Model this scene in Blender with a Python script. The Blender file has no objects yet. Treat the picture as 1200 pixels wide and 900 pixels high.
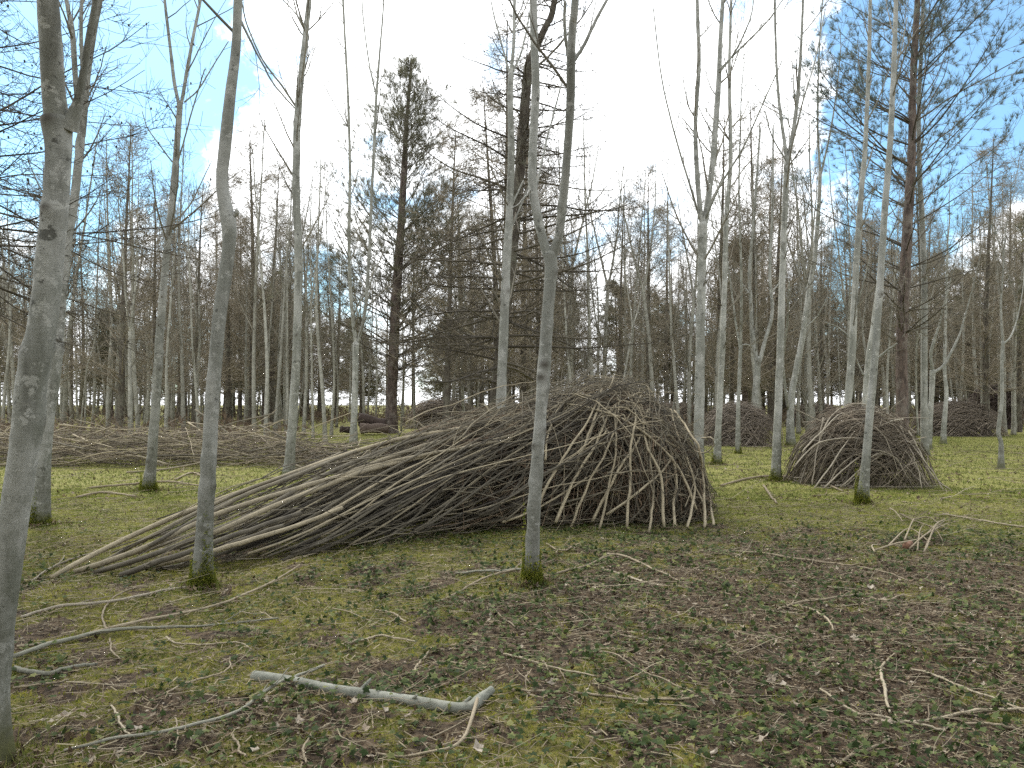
import bpy, math, random
import numpy as np
from mathutils import Vector

SC = bpy.context.scene
COL = SC.collection
R = math.radians
F, HZ, CAMH = 933.0, 465.0, 1.6        # focal length in photo pixels, horizon row, eye height

# ------------------------------------------------------------------ camera
cam_d = bpy.data.cameras.new('camera')
cam_d.sensor_width = 36.0
cam_d.lens = 36.0 * F / 1200.0
cam_d.shift_y = 15.0 / 1200.0
cam_d.clip_start = 0.05
cam_d.clip_end = 9000
cam = bpy.data.objects.new('camera', cam_d)
cam.location = (0, 0, CAMH)
cam.rotation_euler = (R(90), 0, 0)
COL.objects.link(cam)
SC.camera = cam

# ------------------------------------------------------------------ world, sun, exposure
SUN_EL, SUN_AZ = R(48), R(-30)
world = bpy.data.worlds.new('World')
SC.world = world
world.use_nodes = True
nt = world.node_tree
nt.nodes.clear()
def wn(t, **k):
    n = nt.nodes.new(t)
    for a, b in k.items(): setattr(n, a, b)
    return n
def wl(a, b): nt.links.new(a, b)
out = wn('ShaderNodeOutputWorld')
bg = wn('ShaderNodeBackground')
bg.inputs['Strength'].default_value = 0.11
sky = wn('ShaderNodeTexSky', sky_type='NISHITA', sun_disc=False, sun_elevation=SUN_EL, sun_rotation=SUN_AZ)
sky.air_density = 0.9; sky.dust_density = 0.6; sky.ozone_density = 1.4
tc = wn('ShaderNodeTexCoord')
def vmath(op, a, b=None):
    n = wn('ShaderNodeVectorMath', operation=op)
    wl(a, n.inputs[0])
    if b is not None:
        if hasattr(b, 'links'): wl(b, n.inputs[1])
        else: n.inputs[1].default_value = b
    return n
def fmath(op, a, b, c=None):
    n = wn('ShaderNodeMath', operation=op)
    for i, v in enumerate((a, b, c)):
        if v is None: continue
        if hasattr(v, 'links'): wl(v, n.inputs[i])
        else: n.inputs[i].default_value = v
    return n.outputs[0]
def wnoise(vec, scale, detail, rough):
    n = wn('ShaderNodeTexNoise')
    n.inputs['Scale'].default_value = scale; n.inputs['Detail'].default_value = detail; n.inputs['Roughness'].default_value = rough
    wl(vec, n.inputs['Vector'])
    return n
nrm = vmath('NORMALIZE', tc.outputs['Generated']).outputs[0]
warp = wnoise(nrm, 5.0, 7, 0.62)
wv = vmath('SCALE', warp.outputs['Color']); wv.inputs['Scale'].default_value = 0.32
wdir = vmath('ADD', nrm, wv.outputs[0]).outputs[0]
cl = wnoise(nrm, 7.0, 9, 0.66).outputs['Fac']
cl2 = wnoise(nrm, 1.7, 4, 0.5).outputs['Fac']
acc = fmath('MULTIPLY_ADD', cl, 2.4, -1.2)
# gaps in the cloud: (photo column, photo row, radius in degrees, depth); others lie round the rest of the sky
def pdir(u, v): return Vector(((u - 600) / F, 1.0, (HZ - v) / F)).normalized()
gaps = [(pdir(15, 55), 8, 0.60), (pdir(130, 110), 6, 0.30), (pdir(100, 250), 5, 0.22), (pdir(10, 260), 4, 0.22), (pdir(210, 40), 4, 0.25), (pdir(1100, 110), 5.5, 0.47), (pdir(1165, 50), 5, 0.42), (pdir(1065, 230), 4, 0.34), (pdir(1010, 60), 3.5, 0.34), (pdir(935, -5), 3, 0.36), (pdir(990, 300), 3, 0.3), (pdir(775, 30), 2.5, 0.34), (pdir(470, 205), 3, 0.34), (pdir(745, 295), 3, 0.34), (pdir(300, 330), 5, 0.3), (pdir(60, -200), 10, 0.55), (pdir(1150, -330), 8, 0.5)]
for az, el, r, d in ((-75, 35, 14, .5), (-110, 20, 12, .5), (-150, 45, 16, .55), (170, 22, 13, .5), (120, 50, 15, .5), (80, 25, 12, .5), (60, 60, 12, .45), (-20, 75, 12, .45)):
    gaps.append((Vector((math.sin(R(az)) * math.cos(R(el)), math.cos(R(az)) * math.cos(R(el)), math.sin(R(el)))), r, d))
for g, rad, dep in gaps:
    dt = vmath('DOT_PRODUCT', wdir, (g + Vector((0.16, 0.16, 0.16))).normalized()).outputs['Value']
    dl = vmath('LENGTH', wdir).outputs['Value']
    cs = fmath('DIVIDE', dt, dl)
    mr = wn('ShaderNodeMapRange', interpolation_type='SMOOTHSTEP')
    mr.inputs['From Min'].default_value = math.cos(R(rad * 1.5)); mr.inputs['From Max'].default_value = math.cos(R(rad * 0.25))
    mr.inputs['To Min'].default_value = 0; mr.inputs['To Max'].default_value = dep
    wl(cs, mr.inputs['Value'])
    acc = fmath('ADD', acc, mr.outputs[0])
bm = wn('ShaderNodeMapRange', interpolation_type='SMOOTHSTEP')
bm.inputs['From Min'].default_value = 0.16; bm.inputs['From Max'].default_value = 0.62
bm.inputs['To Max'].default_value = 0.96
wl(acc, bm.inputs['Value'])
cloudc = wn('ShaderNodeMapRange')
cloudc.inputs['From Min'].default_value = 0.3; cloudc.inputs['From Max'].default_value = 0.7
cloudc.inputs['To Min'].default_value = 13.0; cloudc.inputs['To Max'].default_value = 17.0
wl(cl2, cloudc.inputs['Value'])
cmul = vmath('SCALE', tc.outputs['Generated']); cmul.inputs[0].default_value = (0.97, 0.985, 1.0)
nt.links.remove(cmul.inputs[0].links[0]); wl(cloudc.outputs[0], cmul.inputs['Scale'])
cmul.inputs[0].default_value = (0.965, 0.985, 1.0)
skt = vmath('MULTIPLY', sky.outputs[0], (0.66, 0.98, 1.02)); skm = vmath('SCALE', skt.outputs[0]); skm.inputs['Scale'].default_value = 1.3
mixw = wn('ShaderNodeMix', data_type='RGBA')
wl(bm.outputs[0], mixw.inputs['Factor']); wl(cmul.outputs[0], mixw.inputs[6]); wl(skm.outputs[0], mixw.inputs[7])
wl(mixw.outputs[2], bg.inputs['Color'])
wl(bg.outputs[0], out.inputs['Surface'])

sun_d = bpy.data.lights.new('sun', 'SUN')
sun_d.energy = 2.3; sun_d.angle = R(12); sun_d.color = (1.0, 0.95, 0.87)
sun = bpy.data.objects.new('sun', sun_d)
sdir = Vector((math.sin(SUN_AZ) * math.cos(SUN_EL), math.cos(SUN_AZ) * math.cos(SUN_EL), math.sin(SUN_EL)))
sun.rotation_euler = sdir.to_track_quat('Z', 'Y').to_euler()
sun.location = sdir * 60
COL.objects.link(sun)
SC.view_settings.view_transform = 'Standard'
SC.view_settings.look = 'None'
SC.view_settings.exposure = 0.60
SC.view_settings.gamma = 1.0
SC.cycles.use_denoising = False
SC.cycles.sample_clamp_indirect = 1.6

# ------------------------------------------------------------------ numeric helpers
def rg(seed): return np.random.default_rng(seed)
def sstep(a, b, x):
    t = np.clip((x - a) / (b - a), 0, 1)
    return t * t * (3 - 2 * t)
def vnoise(x, y, seed=0):
    x = np.asarray(x, float); y = np.asarray(y, float)
    xi = np.floor(x).astype(np.int64); yi = np.floor(y).astype(np.int64)
    fx = x - xi; fy = y - yi
    fx = fx * fx * (3 - 2 * fx); fy = fy * fy * (3 - 2 * fy)
    def h(i, j):
        n = (i * 374761393 + j * 668265263 + seed * 982451653) & 0x7fffffff
        n = ((n ^ (n >> 13)) * 1274126177) & 0x7fffffff
        return ((n ^ (n >> 16)) & 0xffff) / 65535.0
    return (h(xi, yi) * (1 - fx) + h(xi + 1, yi) * fx) * (1 - fy) + (h(xi, yi + 1) * (1 - fx) + h(xi + 1, yi + 1) * fx) * fy
def fbm(x, y, seed=0, o=4):
    a, s, t = 0.5, 0.0, 0.0
    for k in range(o):
        s = s + a * vnoise(x * 2 ** k + 17.3 * k, y * 2 ** k - 9.1 * k, seed + k); t += a; a *= 0.5
    return s / t
def gz(x, y):
    x = np.asarray(x, float); y = np.asarray(y, float)
    near = np.exp(-(np.hypot(x, y - 8) / 40) ** 2)
    d = np.maximum(0, np.hypot(x, y) - 84)
    return ((fbm(x * 0.5, y * 0.5, 3, 3) - 0.5) * 0.10 + (fbm(x * 2.2, y * 2.2, 9, 3) - 0.5) * 0.05 + (fbm(x * 6.5, y * 6.5, 19, 2) - 0.5) * 0.055 * np.exp(-(np.hypot(x, y - 5) / 9) ** 2)) * near - 0.09 * d * 600 / (600 + d)
def px(u, v, D): return np.array([(u - 600) / F * D, D, CAMH + (HZ - v) / F * D])
def gp(u, v, lift=0.0):
    D = F * CAMH / (v - HZ)
    x = (u - 600) / F * D
    return np.array([x, D, float(gz(x, D)) + lift])
def unit(a): return a / np.maximum(np.linalg.norm(a, axis=-1, keepdims=True), 1e-9)
def spline(P, n):
    """Catmull-Rom through rows of P, resampled to n rows (any number of columns)."""
    P = np.asarray(P, float)
    if len(P) == 2: return P[0] + np.linspace(0, 1, n)[:, None] * (P[1] - P[0])
    Q = np.vstack([2 * P[0] - P[1], P, 2 * P[-1] - P[-2]])
    seg = np.linalg.norm(np.diff(P[:, :3], axis=0), axis=1); cum = np.concatenate([[0], np.cumsum(seg)])
    s = np.linspace(0, cum[-1], n)
    i = np.clip(np.searchsorted(cum, s, side='right') - 1, 0, len(P) - 2)
    t = ((s - cum[i]) / np.maximum(seg[i], 1e-9))[:, None]
    a, b, c, d = Q[i], Q[i + 1], Q[i + 2], Q[i + 3]
    return 0.5 * (2 * b + (c - a) * t + (2 * a - 5 * b + 4 * c - d) * t ** 2 + (3 * b - a - 3 * c + d) * t ** 3)

# ------------------------------------------------------------------ mesh helpers
def mk_mesh(name, V, Q=None, T=None, attrs=None, smooth=True):
    V = np.asarray(V, np.float32).reshape(-1, 3)
    Q = np.zeros((0, 4), np.int32) if Q is None else np.asarray(Q, np.int32).reshape(-1, 4)
    T = np.zeros((0, 3), np.int32) if T is None else np.asarray(T, np.int32).reshape(-1, 3)
    me = bpy.data.meshes.new(name)
    me.vertices.add(len(V)); me.vertices.foreach_set('co', V.ravel())
    li = np.concatenate([Q.ravel(), T.ravel()]).astype(np.int32)
    me.loops.add(len(li)); me.loops.foreach_set('vertex_index', li)
    ls = np.concatenate([np.arange(len(Q)) * 4, len(Q) * 4 + np.arange(len(T)) * 3]).astype(np.int32)
    me.polygons.add(len(ls)); me.polygons.foreach_set('loop_start', ls)
    me.polygons.foreach_set('use_smooth', np.full(len(ls), smooth))
    for k, a in (attrs or {}).items():
        at = me.attributes.new(k, 'FLOAT', 'POINT'); at.data.foreach_set('value', np.asarray(a, np.float32))
    me.update(calc_edges=True)
    return me
def link(name, me, mat=None, parent=None, loc=None):
    o = bpy.data.objects.new(name, me); COL.objects.link(o)
    if mat is not None and not me.materials: me.materials.append(mat)
    if parent is not None: o.parent = parent
    if loc is not None: o.location = [float(c) for c in loc]
    return o
def tag(o, label=None, cat=None, group=None, kind=None):
    if label: o['label'] = label
    if cat: o['category'] = cat
    if group: o['group'] = group
    if kind: o['kind'] = kind
    return o
def thing(name, loc, label, cat, group=None, rz=0.0):
    o = bpy.data.objects.new(name, None); COL.objects.link(o)
    o.empty_display_size = 0.2
    o.location = [float(c) for c in loc]; o.rotation_euler = (0, 0, rz)
    return tag(o, label, cat, group)

class Tubes:
    """Collects round tapering tubes and turns them into one mesh, worked out in bulk."""
    def __init__(s): s.g = {}
    def add(s, P, r, sides=4, rnd=None, cap=False):
        P = np.asarray(P, float)
        if P.ndim == 2: P = P[None]; r = np.asarray(r, float)[None]
        r = np.broadcast_to(np.asarray(r, float), P.shape[:2])
        m = P.shape[0]
        if rnd is None: rnd = np.random.default_rng(len(s.g) * 7 + m).random(m)
        s.g.setdefault((P.shape[1], sides, cap), []).append((P, r, np.broadcast_to(np.asarray(rnd, float), (m,))))
        return s
    def arrays(s):
        VV, QQ, TT, RR, base = [], [], [], [], 0
        for (n, k, cap), items in s.g.items():
            P = np.concatenate([i[0] for i in items]); r = np.concatenate([i[1] for i in items]); rd = np.concatenate([i[2] for i in items])
            M = len(P)
            T = unit(np.gradient(P, axis=1)); tm = unit(P[:, -1] - P[:, 0])
            ref = np.where(np.abs(tm[:, 2:3]) > 0.75, np.array([[1., 0.07, 0]]), np.array([[0.05, 0, 1.]]))
            N = unit(np.cross(T, ref[:, None, :])); B = np.cross(T, N)
            a = np.arange(k) * 2 * math.pi / k
            V = P[:, :, None] + r[:, :, None, None] * (np.cos(a)[None, None, :, None] * N[:, :, None] + np.sin(a)[None, None, :, None] * B[:, :, None])
            VV.append(V.reshape(-1, 3)); RR.append(np.repeat(rd, n * k))
            i, j, c = np.meshgrid(np.arange(M), np.arange(n - 1), np.arange(k), indexing='ij')
            b0 = base + i * n * k; c1 = (c + 1) % k
            QQ.append(np.stack([b0 + j * k + c, b0 + j * k + c1, b0 + (j + 1) * k + c1, b0 + (j + 1) * k + c], -1).reshape(-1, 4))
            base += M * n * k
            if cap:
                VV.append(P[:, [0, -1]].reshape(-1, 3)); RR.append(np.repeat(rd, 2))
                i, c = np.meshgrid(np.arange(M), np.arange(k), indexing='ij')
                s0 = base - M * n * k + i * n * k; c1 = (c + 1) % k
                TT.append(np.stack([s0 + c1, s0 + c, base + 2 * i], -1).reshape(-1, 3))
                TT.append(np.stack([s0 + (n - 1) * k + c, s0 + (n - 1) * k + c1, base + 2 * i + 1], -1).reshape(-1, 3))
                base += 2 * M
        return (np.concatenate(VV), np.concatenate(QQ), np.concatenate(TT) if TT else None, np.concatenate(RR))
    def mesh(s, name, loc=(0, 0, 0)):
        V, Q, T, r = s.arrays()
        return mk_mesh(name, V - np.asarray(loc, float), Q, T, {'rnd': r})
    def obj(s, name, mat, parent=None, loc=(0, 0, 0)): return link(name, s.mesh(name, loc), mat, parent)

def grow(P0, D0, L, n, up=0.0, wob=0.1, rng=None, upend=None):
    """Paths (M,n,3): start points, start directions, lengths; 'up' bends each step towards the sky."""
    P0 = np.atleast_2d(P0).astype(float); d = unit(np.atleast_2d(D0).astype(float)); L = np.broadcast_to(np.asarray(L, float), (len(P0),))
    out = [P0]; st = (L / (n - 1))[:, None]
    for k in range(n - 1):
        u = up if upend is None else up + (upend - up) * k / max(1, n - 2)
        out.append(out[-1] + d * st)
        d = unit(d + rng.normal(0, wob, d.shape) + np.array([0, 0, u]))
    return np.stack(out, 1)
def along(paths, rad, t):
    """Point, tangent and radius at parameters t (M,K) on paths (M,n,3)."""
    M, n, _ = paths.shape
    f = np.clip(t, 0, 0.9999) * (n - 1); i = f.astype(int); w = (f - i)[..., None]
    m = np.arange(M)[:, None]
    a, b = paths[m, i], paths[m, i + 1]
    return (a * (1 - w) + b * w).reshape(-1, 3), unit(b - a).reshape(-1, 3), (rad[m, i] * (1 - w[..., 0]) + rad[m, i + 1] * w[..., 0]).ravel()
def off_dir(T, ang, rng, az=None):
    """Directions leaving tangents T at the angle ang, at a random turn round them."""
    ref = np.where(np.abs(T[:, 2:3]) > 0.9, np.array([[1., 0, 0]]), np.array([[0, 0, 1.]]))
    N = unit(np.cross(T, ref)); B = np.cross(T, N)
    if az is None: az = rng.uniform(0, 2 * math.pi, len(T))
    ang = np.broadcast_to(ang, (len(T),))
    return T * np.cos(ang)[:, None] + (N * np.cos(az)[:, None] + B * np.sin(az)[:, None]) * np.sin(ang)[:, None]
def taper(r0, n, end=0.25, p=1.0): return np.asarray(r0)[:, None] * (1 - (1 - end) * np.linspace(0, 1, n)[None] ** p)

def needles(P, D, n, l, w, spread, rng):
    """Tufts of thin needle triangles; returns verts and tris."""
    M = len(P)
    d = unit(np.repeat(D, n, 0) + rng.normal(0, spread, (M * n, 3)))
    c = np.repeat(P, n, 0)
    ll = l * rng.uniform(0.7, 1.25, (M * n, 1))
    s = unit(np.cross(d, rng.normal(0, 1, d.shape))) * w * 0.5
    c = c + d * ll * rng.uniform(0, .3, (M * n, 1))
    V = np.stack([c - s, c + s, c + d * ll], 1).reshape(-1, 3)
    return V, np.arange(M * n * 3).reshape(-1, 3), np.repeat(rng.random(M), n * 3)

# ------------------------------------------------------------------ materials
def material(name):
    m = bpy.data.materials.new(name); m.use_nodes = True
    t = m.node_tree; b = t.nodes['Principled BSDF']
    b.inputs['Roughness'].default_value = 0.85
    b.inputs['Specular IOR Level'].default_value = 0.25
    return m, t, b
class NT:
    def __init__(s, t): s.t = t
    def n(s, ty, **k):
        x = s.t.nodes.new(ty)
        for a, b in k.items(): setattr(x, a, b)
        return x
    def l(s, a, b): s.t.links.new(a, b)
    def attr(s, name): return s.n('ShaderNodeAttribute', attribute_name=name).outputs['Fac']
    def coord(s, which='Object', scale=(1, 1, 1)):
        c = s.n('ShaderNodeTexCoord'); m = s.n('ShaderNodeMapping'); m.inputs['Scale'].default_value = scale
        s.l(c.outputs[which], m.inputs['Vector']); return m.outputs[0]
    def noise(s, vec, scale, detail=4, rough=0.55, dist=0.0):
        x = s.n('ShaderNodeTexNoise')
        x.inputs['Scale'].default_value = scale; x.inputs['Detail'].default_value = detail
        x.inputs['Roughness'].default_value = rough; x.inputs['Distortion'].default_value = dist
        if vec is not None: s.l(vec, x.inputs['Vector'])
        return x.outputs['Fac']
    def rng(s, v, a, b, c=0.0, d=1.0, smooth=True):
        x = s.n('ShaderNodeMapRange', interpolation_type='SMOOTHSTEP' if smooth else 'LINEAR')
        for k, val in zip(('From Min', 'From Max', 'To Min', 'To Max'), (a, b, c, d)): x.inputs[k].default_value = val
        s.l(v, x.inputs['Value']); return x.outputs[0]
    def m(s, op, a, b):
        x = s.n('ShaderNodeMath', operation=op)
        for i, v in enumerate((a, b)):
            if hasattr(v, 'links'): s.l(v, x.inputs[i])
            else: x.inputs[i].default_value = v
        return x.outputs[0]
    def mix(s, f, a, b, mode='MIX'):
        x = s.n('ShaderNodeMix', data_type='RGBA', blend_type=mode)
        for sock, v in ((x.inputs['Factor'], f), (x.inputs[6], a), (x.inputs[7], b)):
            if hasattr(v, 'links'): s.l(v, sock)
            elif isinstance(v, tuple): sock.default_value = (*v, 1)
            else: sock.default_value = v
        return x.outputs[2]
    def ramp(s, v, stops):
        x = s.n('ShaderNodeValToRGB'); e = x.color_ramp.elements
        while len(e) < len(stops): e.new(0.5)
        for q, (p, c) in zip(e, stops): q.position = p; q.color = (*c, 1)
        s.l(v, x.inputs[0]); return x.outputs[0]
    def bump(s, h, bsdf, strength=0.4, dist=0.01):
        x = s.n('ShaderNodeBump'); x.inputs['Strength'].default_value = strength; x.inputs['Distance'].default_value = dist
        s.l(h, x.inputs['Height']); s.l(x.outputs[0], bsdf.inputs['Normal'])
    def z(s):
        c = s.n('ShaderNodeTexCoord'); x = s.n('ShaderNodeSeparateXYZ'); s.l(c.outputs['Object'], x.inputs[0]); return x.outputs['Z']
    def objrand(s): return s.n('ShaderNodeObjectInfo').outputs['Random']

def bark_smooth(name, base, pale, dark, moss_h=0.3):
    m, t, b = material(name); N = NT(t)
    vo = N.coord('Object', (1, 1, 1)); vb = N.coord('Object', (3, 3, 46)); vf = N.coord('Object', (26, 26, 150)); vs = N.coord('Object', (9, 9, 1.1))
    c = N.mix(N.rng(N.noise(vo, 2.6, 6, 0.62), 0.42, 0.60), base, pale)
    c = N.mix(N.rng(N.noise(vs, 1.0, 5, 0.6), 0.48, 0.72, 0, 0.75), c, dark)                       # streaks of algae
    c = N.mix(N.rng(N.noise(vo, 11, 5, 0.7), 0.565, 0.615, 0, 0.75), c, tuple(x * 1.25 for x in pale))  # lichen
    c = N.mix(N.rng(N.noise(vo, 8, 5, 0.72), 0.605, 0.66, 0, 0.85), c, tuple(x * 0.55 for x in dark))
    c = N.mix(N.rng(N.noise(vb, 1.0, 3, 0.55), 0.62, 0.72, 0, 0.45), c, tuple(x * 1.3 for x in pale))  # pale rings
    c = N.mix(N.rng(N.noise(vf, 1, 3, 0.6), 0.60, 0.72, 0, 0.6), c, tuple(x * 0.5 for x in dark))      # short dark lenticels
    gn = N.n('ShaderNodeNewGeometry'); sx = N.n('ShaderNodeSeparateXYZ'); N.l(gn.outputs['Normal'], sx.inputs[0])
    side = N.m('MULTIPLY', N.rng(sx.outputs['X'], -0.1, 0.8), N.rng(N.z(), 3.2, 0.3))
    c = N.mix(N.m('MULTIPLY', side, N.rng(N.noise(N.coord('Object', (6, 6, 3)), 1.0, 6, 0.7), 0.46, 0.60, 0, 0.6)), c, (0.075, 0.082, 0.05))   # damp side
    c = N.mix(N.attr('scar'), c, (0.05, 0.038, 0.025))
    mz = N.m('ADD', N.z(), N.m('MULTIPLY', N.noise(vo, 9, 4, 0.6), -moss_h * 1.4))
    c = N.mix(N.rng(mz, moss_h * 0.25, -moss_h * 0.45, 0, 0.95), c, N.mix(N.noise(vo, 40, 2), (0.045, 0.05, 0.012), (0.12, 0.115, 0.025)))
    gy = N.rng(N.z(), 1.9, 0.1, 0, 0.75)
    c = N.mix(N.m('MULTIPLY', gy, N.rng(N.noise(vo, 5, 5, 0.65), 0.38, 0.66)), c, tuple(0.5 * (x + y) for x, y in zip(dark, (0.06, 0.062, 0.03))))
    c = N.mix(N.rng(N.objrand(), 0, 1, 0.0, 0.35, False), c, dark)
    N.l(c, b.inputs['Base Color'])
    h = N.m('ADD', N.m('MULTIPLY', N.noise(vb, 1.0, 4, 0.6), 0.35), N.m('MULTIPLY', N.noise(vo, 45, 5, 0.65), 0.5))
    N.bump(h, b, 0.45, 0.006)
    b.inputs['Roughness'].default_value = 0.75
    return m
def bark_rough(name, a, c2, dark):
    m, t, b = material(name); N = NT(t)
    v = N.coord('Object', (14, 14, 3.0)); vo = N.coord('Object')
    n1 = N.noise(v, 1.0, 6, 0.65, 0.4)
    c = N.mix(N.rng(n1, 0.35, 0.65), dark, a)
    c = N.mix(N.rng(N.noise(vo, 4, 5, 0.6), 0.45, 0.7), c, c2)
    N.l(c, b.inputs['Base Color']); N.bump(n1, b, 0.9, 0.03)
    return m
def stick_mat(name, stops, spread=0.5):
    m, t, b = material(name); N = NT(t)
    vo = N.coord('Object', (1, 1, 1))
    r = N.m('ADD', N.m('MULTIPLY', N.attr('rnd'), 1 - spread * 0.5), N.m('MULTIPLY', N.m('SUBTRACT', N.noise(vo, 6, 5, 0.6), 0.5), spread))
    c = N.ramp(r, stops)
    fine = N.noise(vo, 55, 3, 0.6)
    c = N.mix(N.rng(fine, 0.5, 0.75, 0, 0.5), c, stops[0][1])
    c = N.mix(N.rng(N.noise(vo, 20, 4, 0.7), 0.64, 0.72, 0, 0.4), c, (0.34, 0.34, 0.27))
    N.l(c, b.inputs['Base Color']); N.bump(fine, b, 0.5, 0.004)
    return m
def leafy_mat(name, stops, rough=0.7, trans=0.0):
    m, t, b = material(name); N = NT(t); b.inputs['Specular IOR Level'].default_value = 0.12
    c = N.ramp(N.attr('rnd'), stops)
    g = N.noise(N.coord('Object'), 9, 3, 0.6)
    c = N.mix(N.rng(g, 0.3, 0.75, 0, 0.45), c, tuple(x * 0.5 for x in stops[0][1]))
    N.l(c, b.inputs['Base Color']); b.inputs['Roughness'].default_value = rough
    if trans:
        tr = N.n('ShaderNodeBsdfTranslucent'); N.l(c, tr.inputs['Color'])
        ms = N.n('ShaderNodeMixShader'); ms.inputs[0].default_value = trans
        o = [x for x in t.nodes if x.type == 'OUTPUT_MATERIAL'][0]
        N.l(b.outputs[0], ms.inputs[1]); N.l(tr.outputs[0], ms.inputs[2]); N.l(ms.outputs[0], o.inputs['Surface'])
    return m

M = {}
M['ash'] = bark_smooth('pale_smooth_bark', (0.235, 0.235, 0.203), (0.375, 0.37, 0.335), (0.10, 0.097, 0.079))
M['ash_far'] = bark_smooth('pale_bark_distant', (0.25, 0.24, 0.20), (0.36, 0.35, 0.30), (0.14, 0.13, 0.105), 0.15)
M['larch'] = bark_rough('larch_bark', (0.115, 0.098, 0.075), (0.15, 0.145, 0.11), (0.045, 0.035, 0.028))
M['pine'] = bark_rough('pine_bark', (0.135, 0.10, 0.082), (0.17, 0.145, 0.122), (0.05, 0.037, 0.031))
M['twig'] = stick_mat('bare_twig', [(0, (0.10, 0.09, 0.068)), (0.6, (0.19, 0.17, 0.13)), (1, (0.28, 0.26, 0.21))])
M['larchtwig'] = stick_mat('larch_twig', [(0, (0.05, 0.042, 0.032)), (0.6, (0.09, 0.076, 0.055)), (1, (0.13, 0.115, 0.085))])
M['browntwig'] = stick_mat('brown_twig', [(0, (0.17, 0.142, 0.10)), (0.6, (0.27, 0.23, 0.17)), (1, (0.38, 0.33, 0.25))])
M['stick'] = stick_mat('cut_stick', [(0, (0.05, 0.043, 0.034)), (0.35, (0.155, 0.135, 0.096)), (0.65, (0.31, 0.262, 0.175)), (1, (0.50, 0.43, 0.295))])
M['darkstick'] = stick_mat('weathered_stick', [(0, (0.085, 0.072, 0.056)), (0.5, (0.25, 0.215, 0.16)), (1, (0.48, 0.43, 0.335))])
M['brush'] = stick_mat('fine_brush', [(0, (0.075, 0.06, 0.045)), (0.5, (0.20, 0.162, 0.117)), (1, (0.38, 0.32, 0.235))])
M['domebrush'] = stick_mat('dome_brush', [(0, (0.09, 0.062, 0.042)), (0.5, (0.25, 0.18, 0.12)), (1, (0.44, 0.345, 0.235))])
M['redbrush'] = stick_mat('reddish_brush', [(0, (0.10, 0.082, 0.065)), (0.5, (0.25, 0.205, 0.16)), (1, (0.44, 0.375, 0.295))])
M['fallen'] = stick_mat('fallen_branch', [(0, (0.10, 0.078, 0.052)), (0.5, (0.27, 0.222, 0.15)), (1, (0.44, 0.385, 0.28))])
M['paleg'] = stick_mat('grey_green_branch', [(0, (0.11, 0.105, 0.08)), (0.5, (0.20, 0.195, 0.15)), (1, (0.30, 0.285, 0.225))])
M['logdark'] = stick_mat('dark_log', [(0, (0.035, 0.024, 0.02)), (0.5, (0.07, 0.05, 0.04)), (1, (0.12, 0.09, 0.07))])
M['cut'] = stick_mat('cut_wood', [(0, (0.13, 0.065, 0.04)), (1, (0.22, 0.125, 0.08))])
M['pneedle'] = leafy_mat('pine_needles', [(0, (0.09, 0.115, 0.10)), (0.6, (0.14, 0.17, 0.15)), (1, (0.20, 0.225, 0.19))], 0.6, 0.45)
M['gneedle'] = leafy_mat('soft_pine_needles', [(0, (0.11, 0.108, 0.068)), (0.6, (0.17, 0.165, 0.11)), (1, (0.24, 0.225, 0.16))], 0.6, 0.5)
M['sneedle'] = leafy_mat('conifer_needles', [(0, (0.11, 0.11, 0.066)), (0.6, (0.18, 0.172, 0.105)), (1, (0.25, 0.232, 0.15))], 0.7, 0.45)
M['ivy'] = leafy_mat('ivy_leaf', [(0, (0.026, 0.042, 0.013)), (0.5, (0.055, 0.082, 0.024)), (0.85, (0.14, 0.17, 0.06)), (1, (0.25, 0.25, 0.09))], 0.65, 0.3)
M['moss'] = leafy_mat('moss', [(0, (0.075, 0.108, 0.016)), (0.5, (0.205, 0.235, 0.032)), (1, (0.43, 0.40, 0.07))], 0.8, 0.3)
M['grass'] = leafy_mat('grass_blade', [(0, (0.085, 0.12, 0.024)), (0.5, (0.185, 0.212, 0.05)), (1, (0.35, 0.33, 0.12))], 0.8, 0.3)
M['dead'] = leafy_mat('dead_leaf', [(0, (0.055, 0.036, 0.022)), (0.5, (0.14, 0.098, 0.06)), (0.85, (0.29, 0.22, 0.145)), (1, (0.52, 0.45, 0.35))], 0.75, 0.2)
M['pale'] = leafy_mat('pale_dead_leaf', [(0, (0.30, 0.235, 0.165)), (1, (0.50, 0.44, 0.36))], 0.8, 0.2)
M['straw'] = leafy_mat('dry_straw', [(0, (0.14, 0.11, 0.065)), (0.6, (0.27, 0.22, 0.14)), (1, (0.40, 0.34, 0.23))], 0.8, 0.2)
M['bracken'] = leafy_mat('dead_bracken', [(0, (0.085, 0.062, 0.044)), (0.5, (0.16, 0.118, 0.085)), (1, (0.25, 0.19, 0.135))], 0.8, 0.3)

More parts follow.
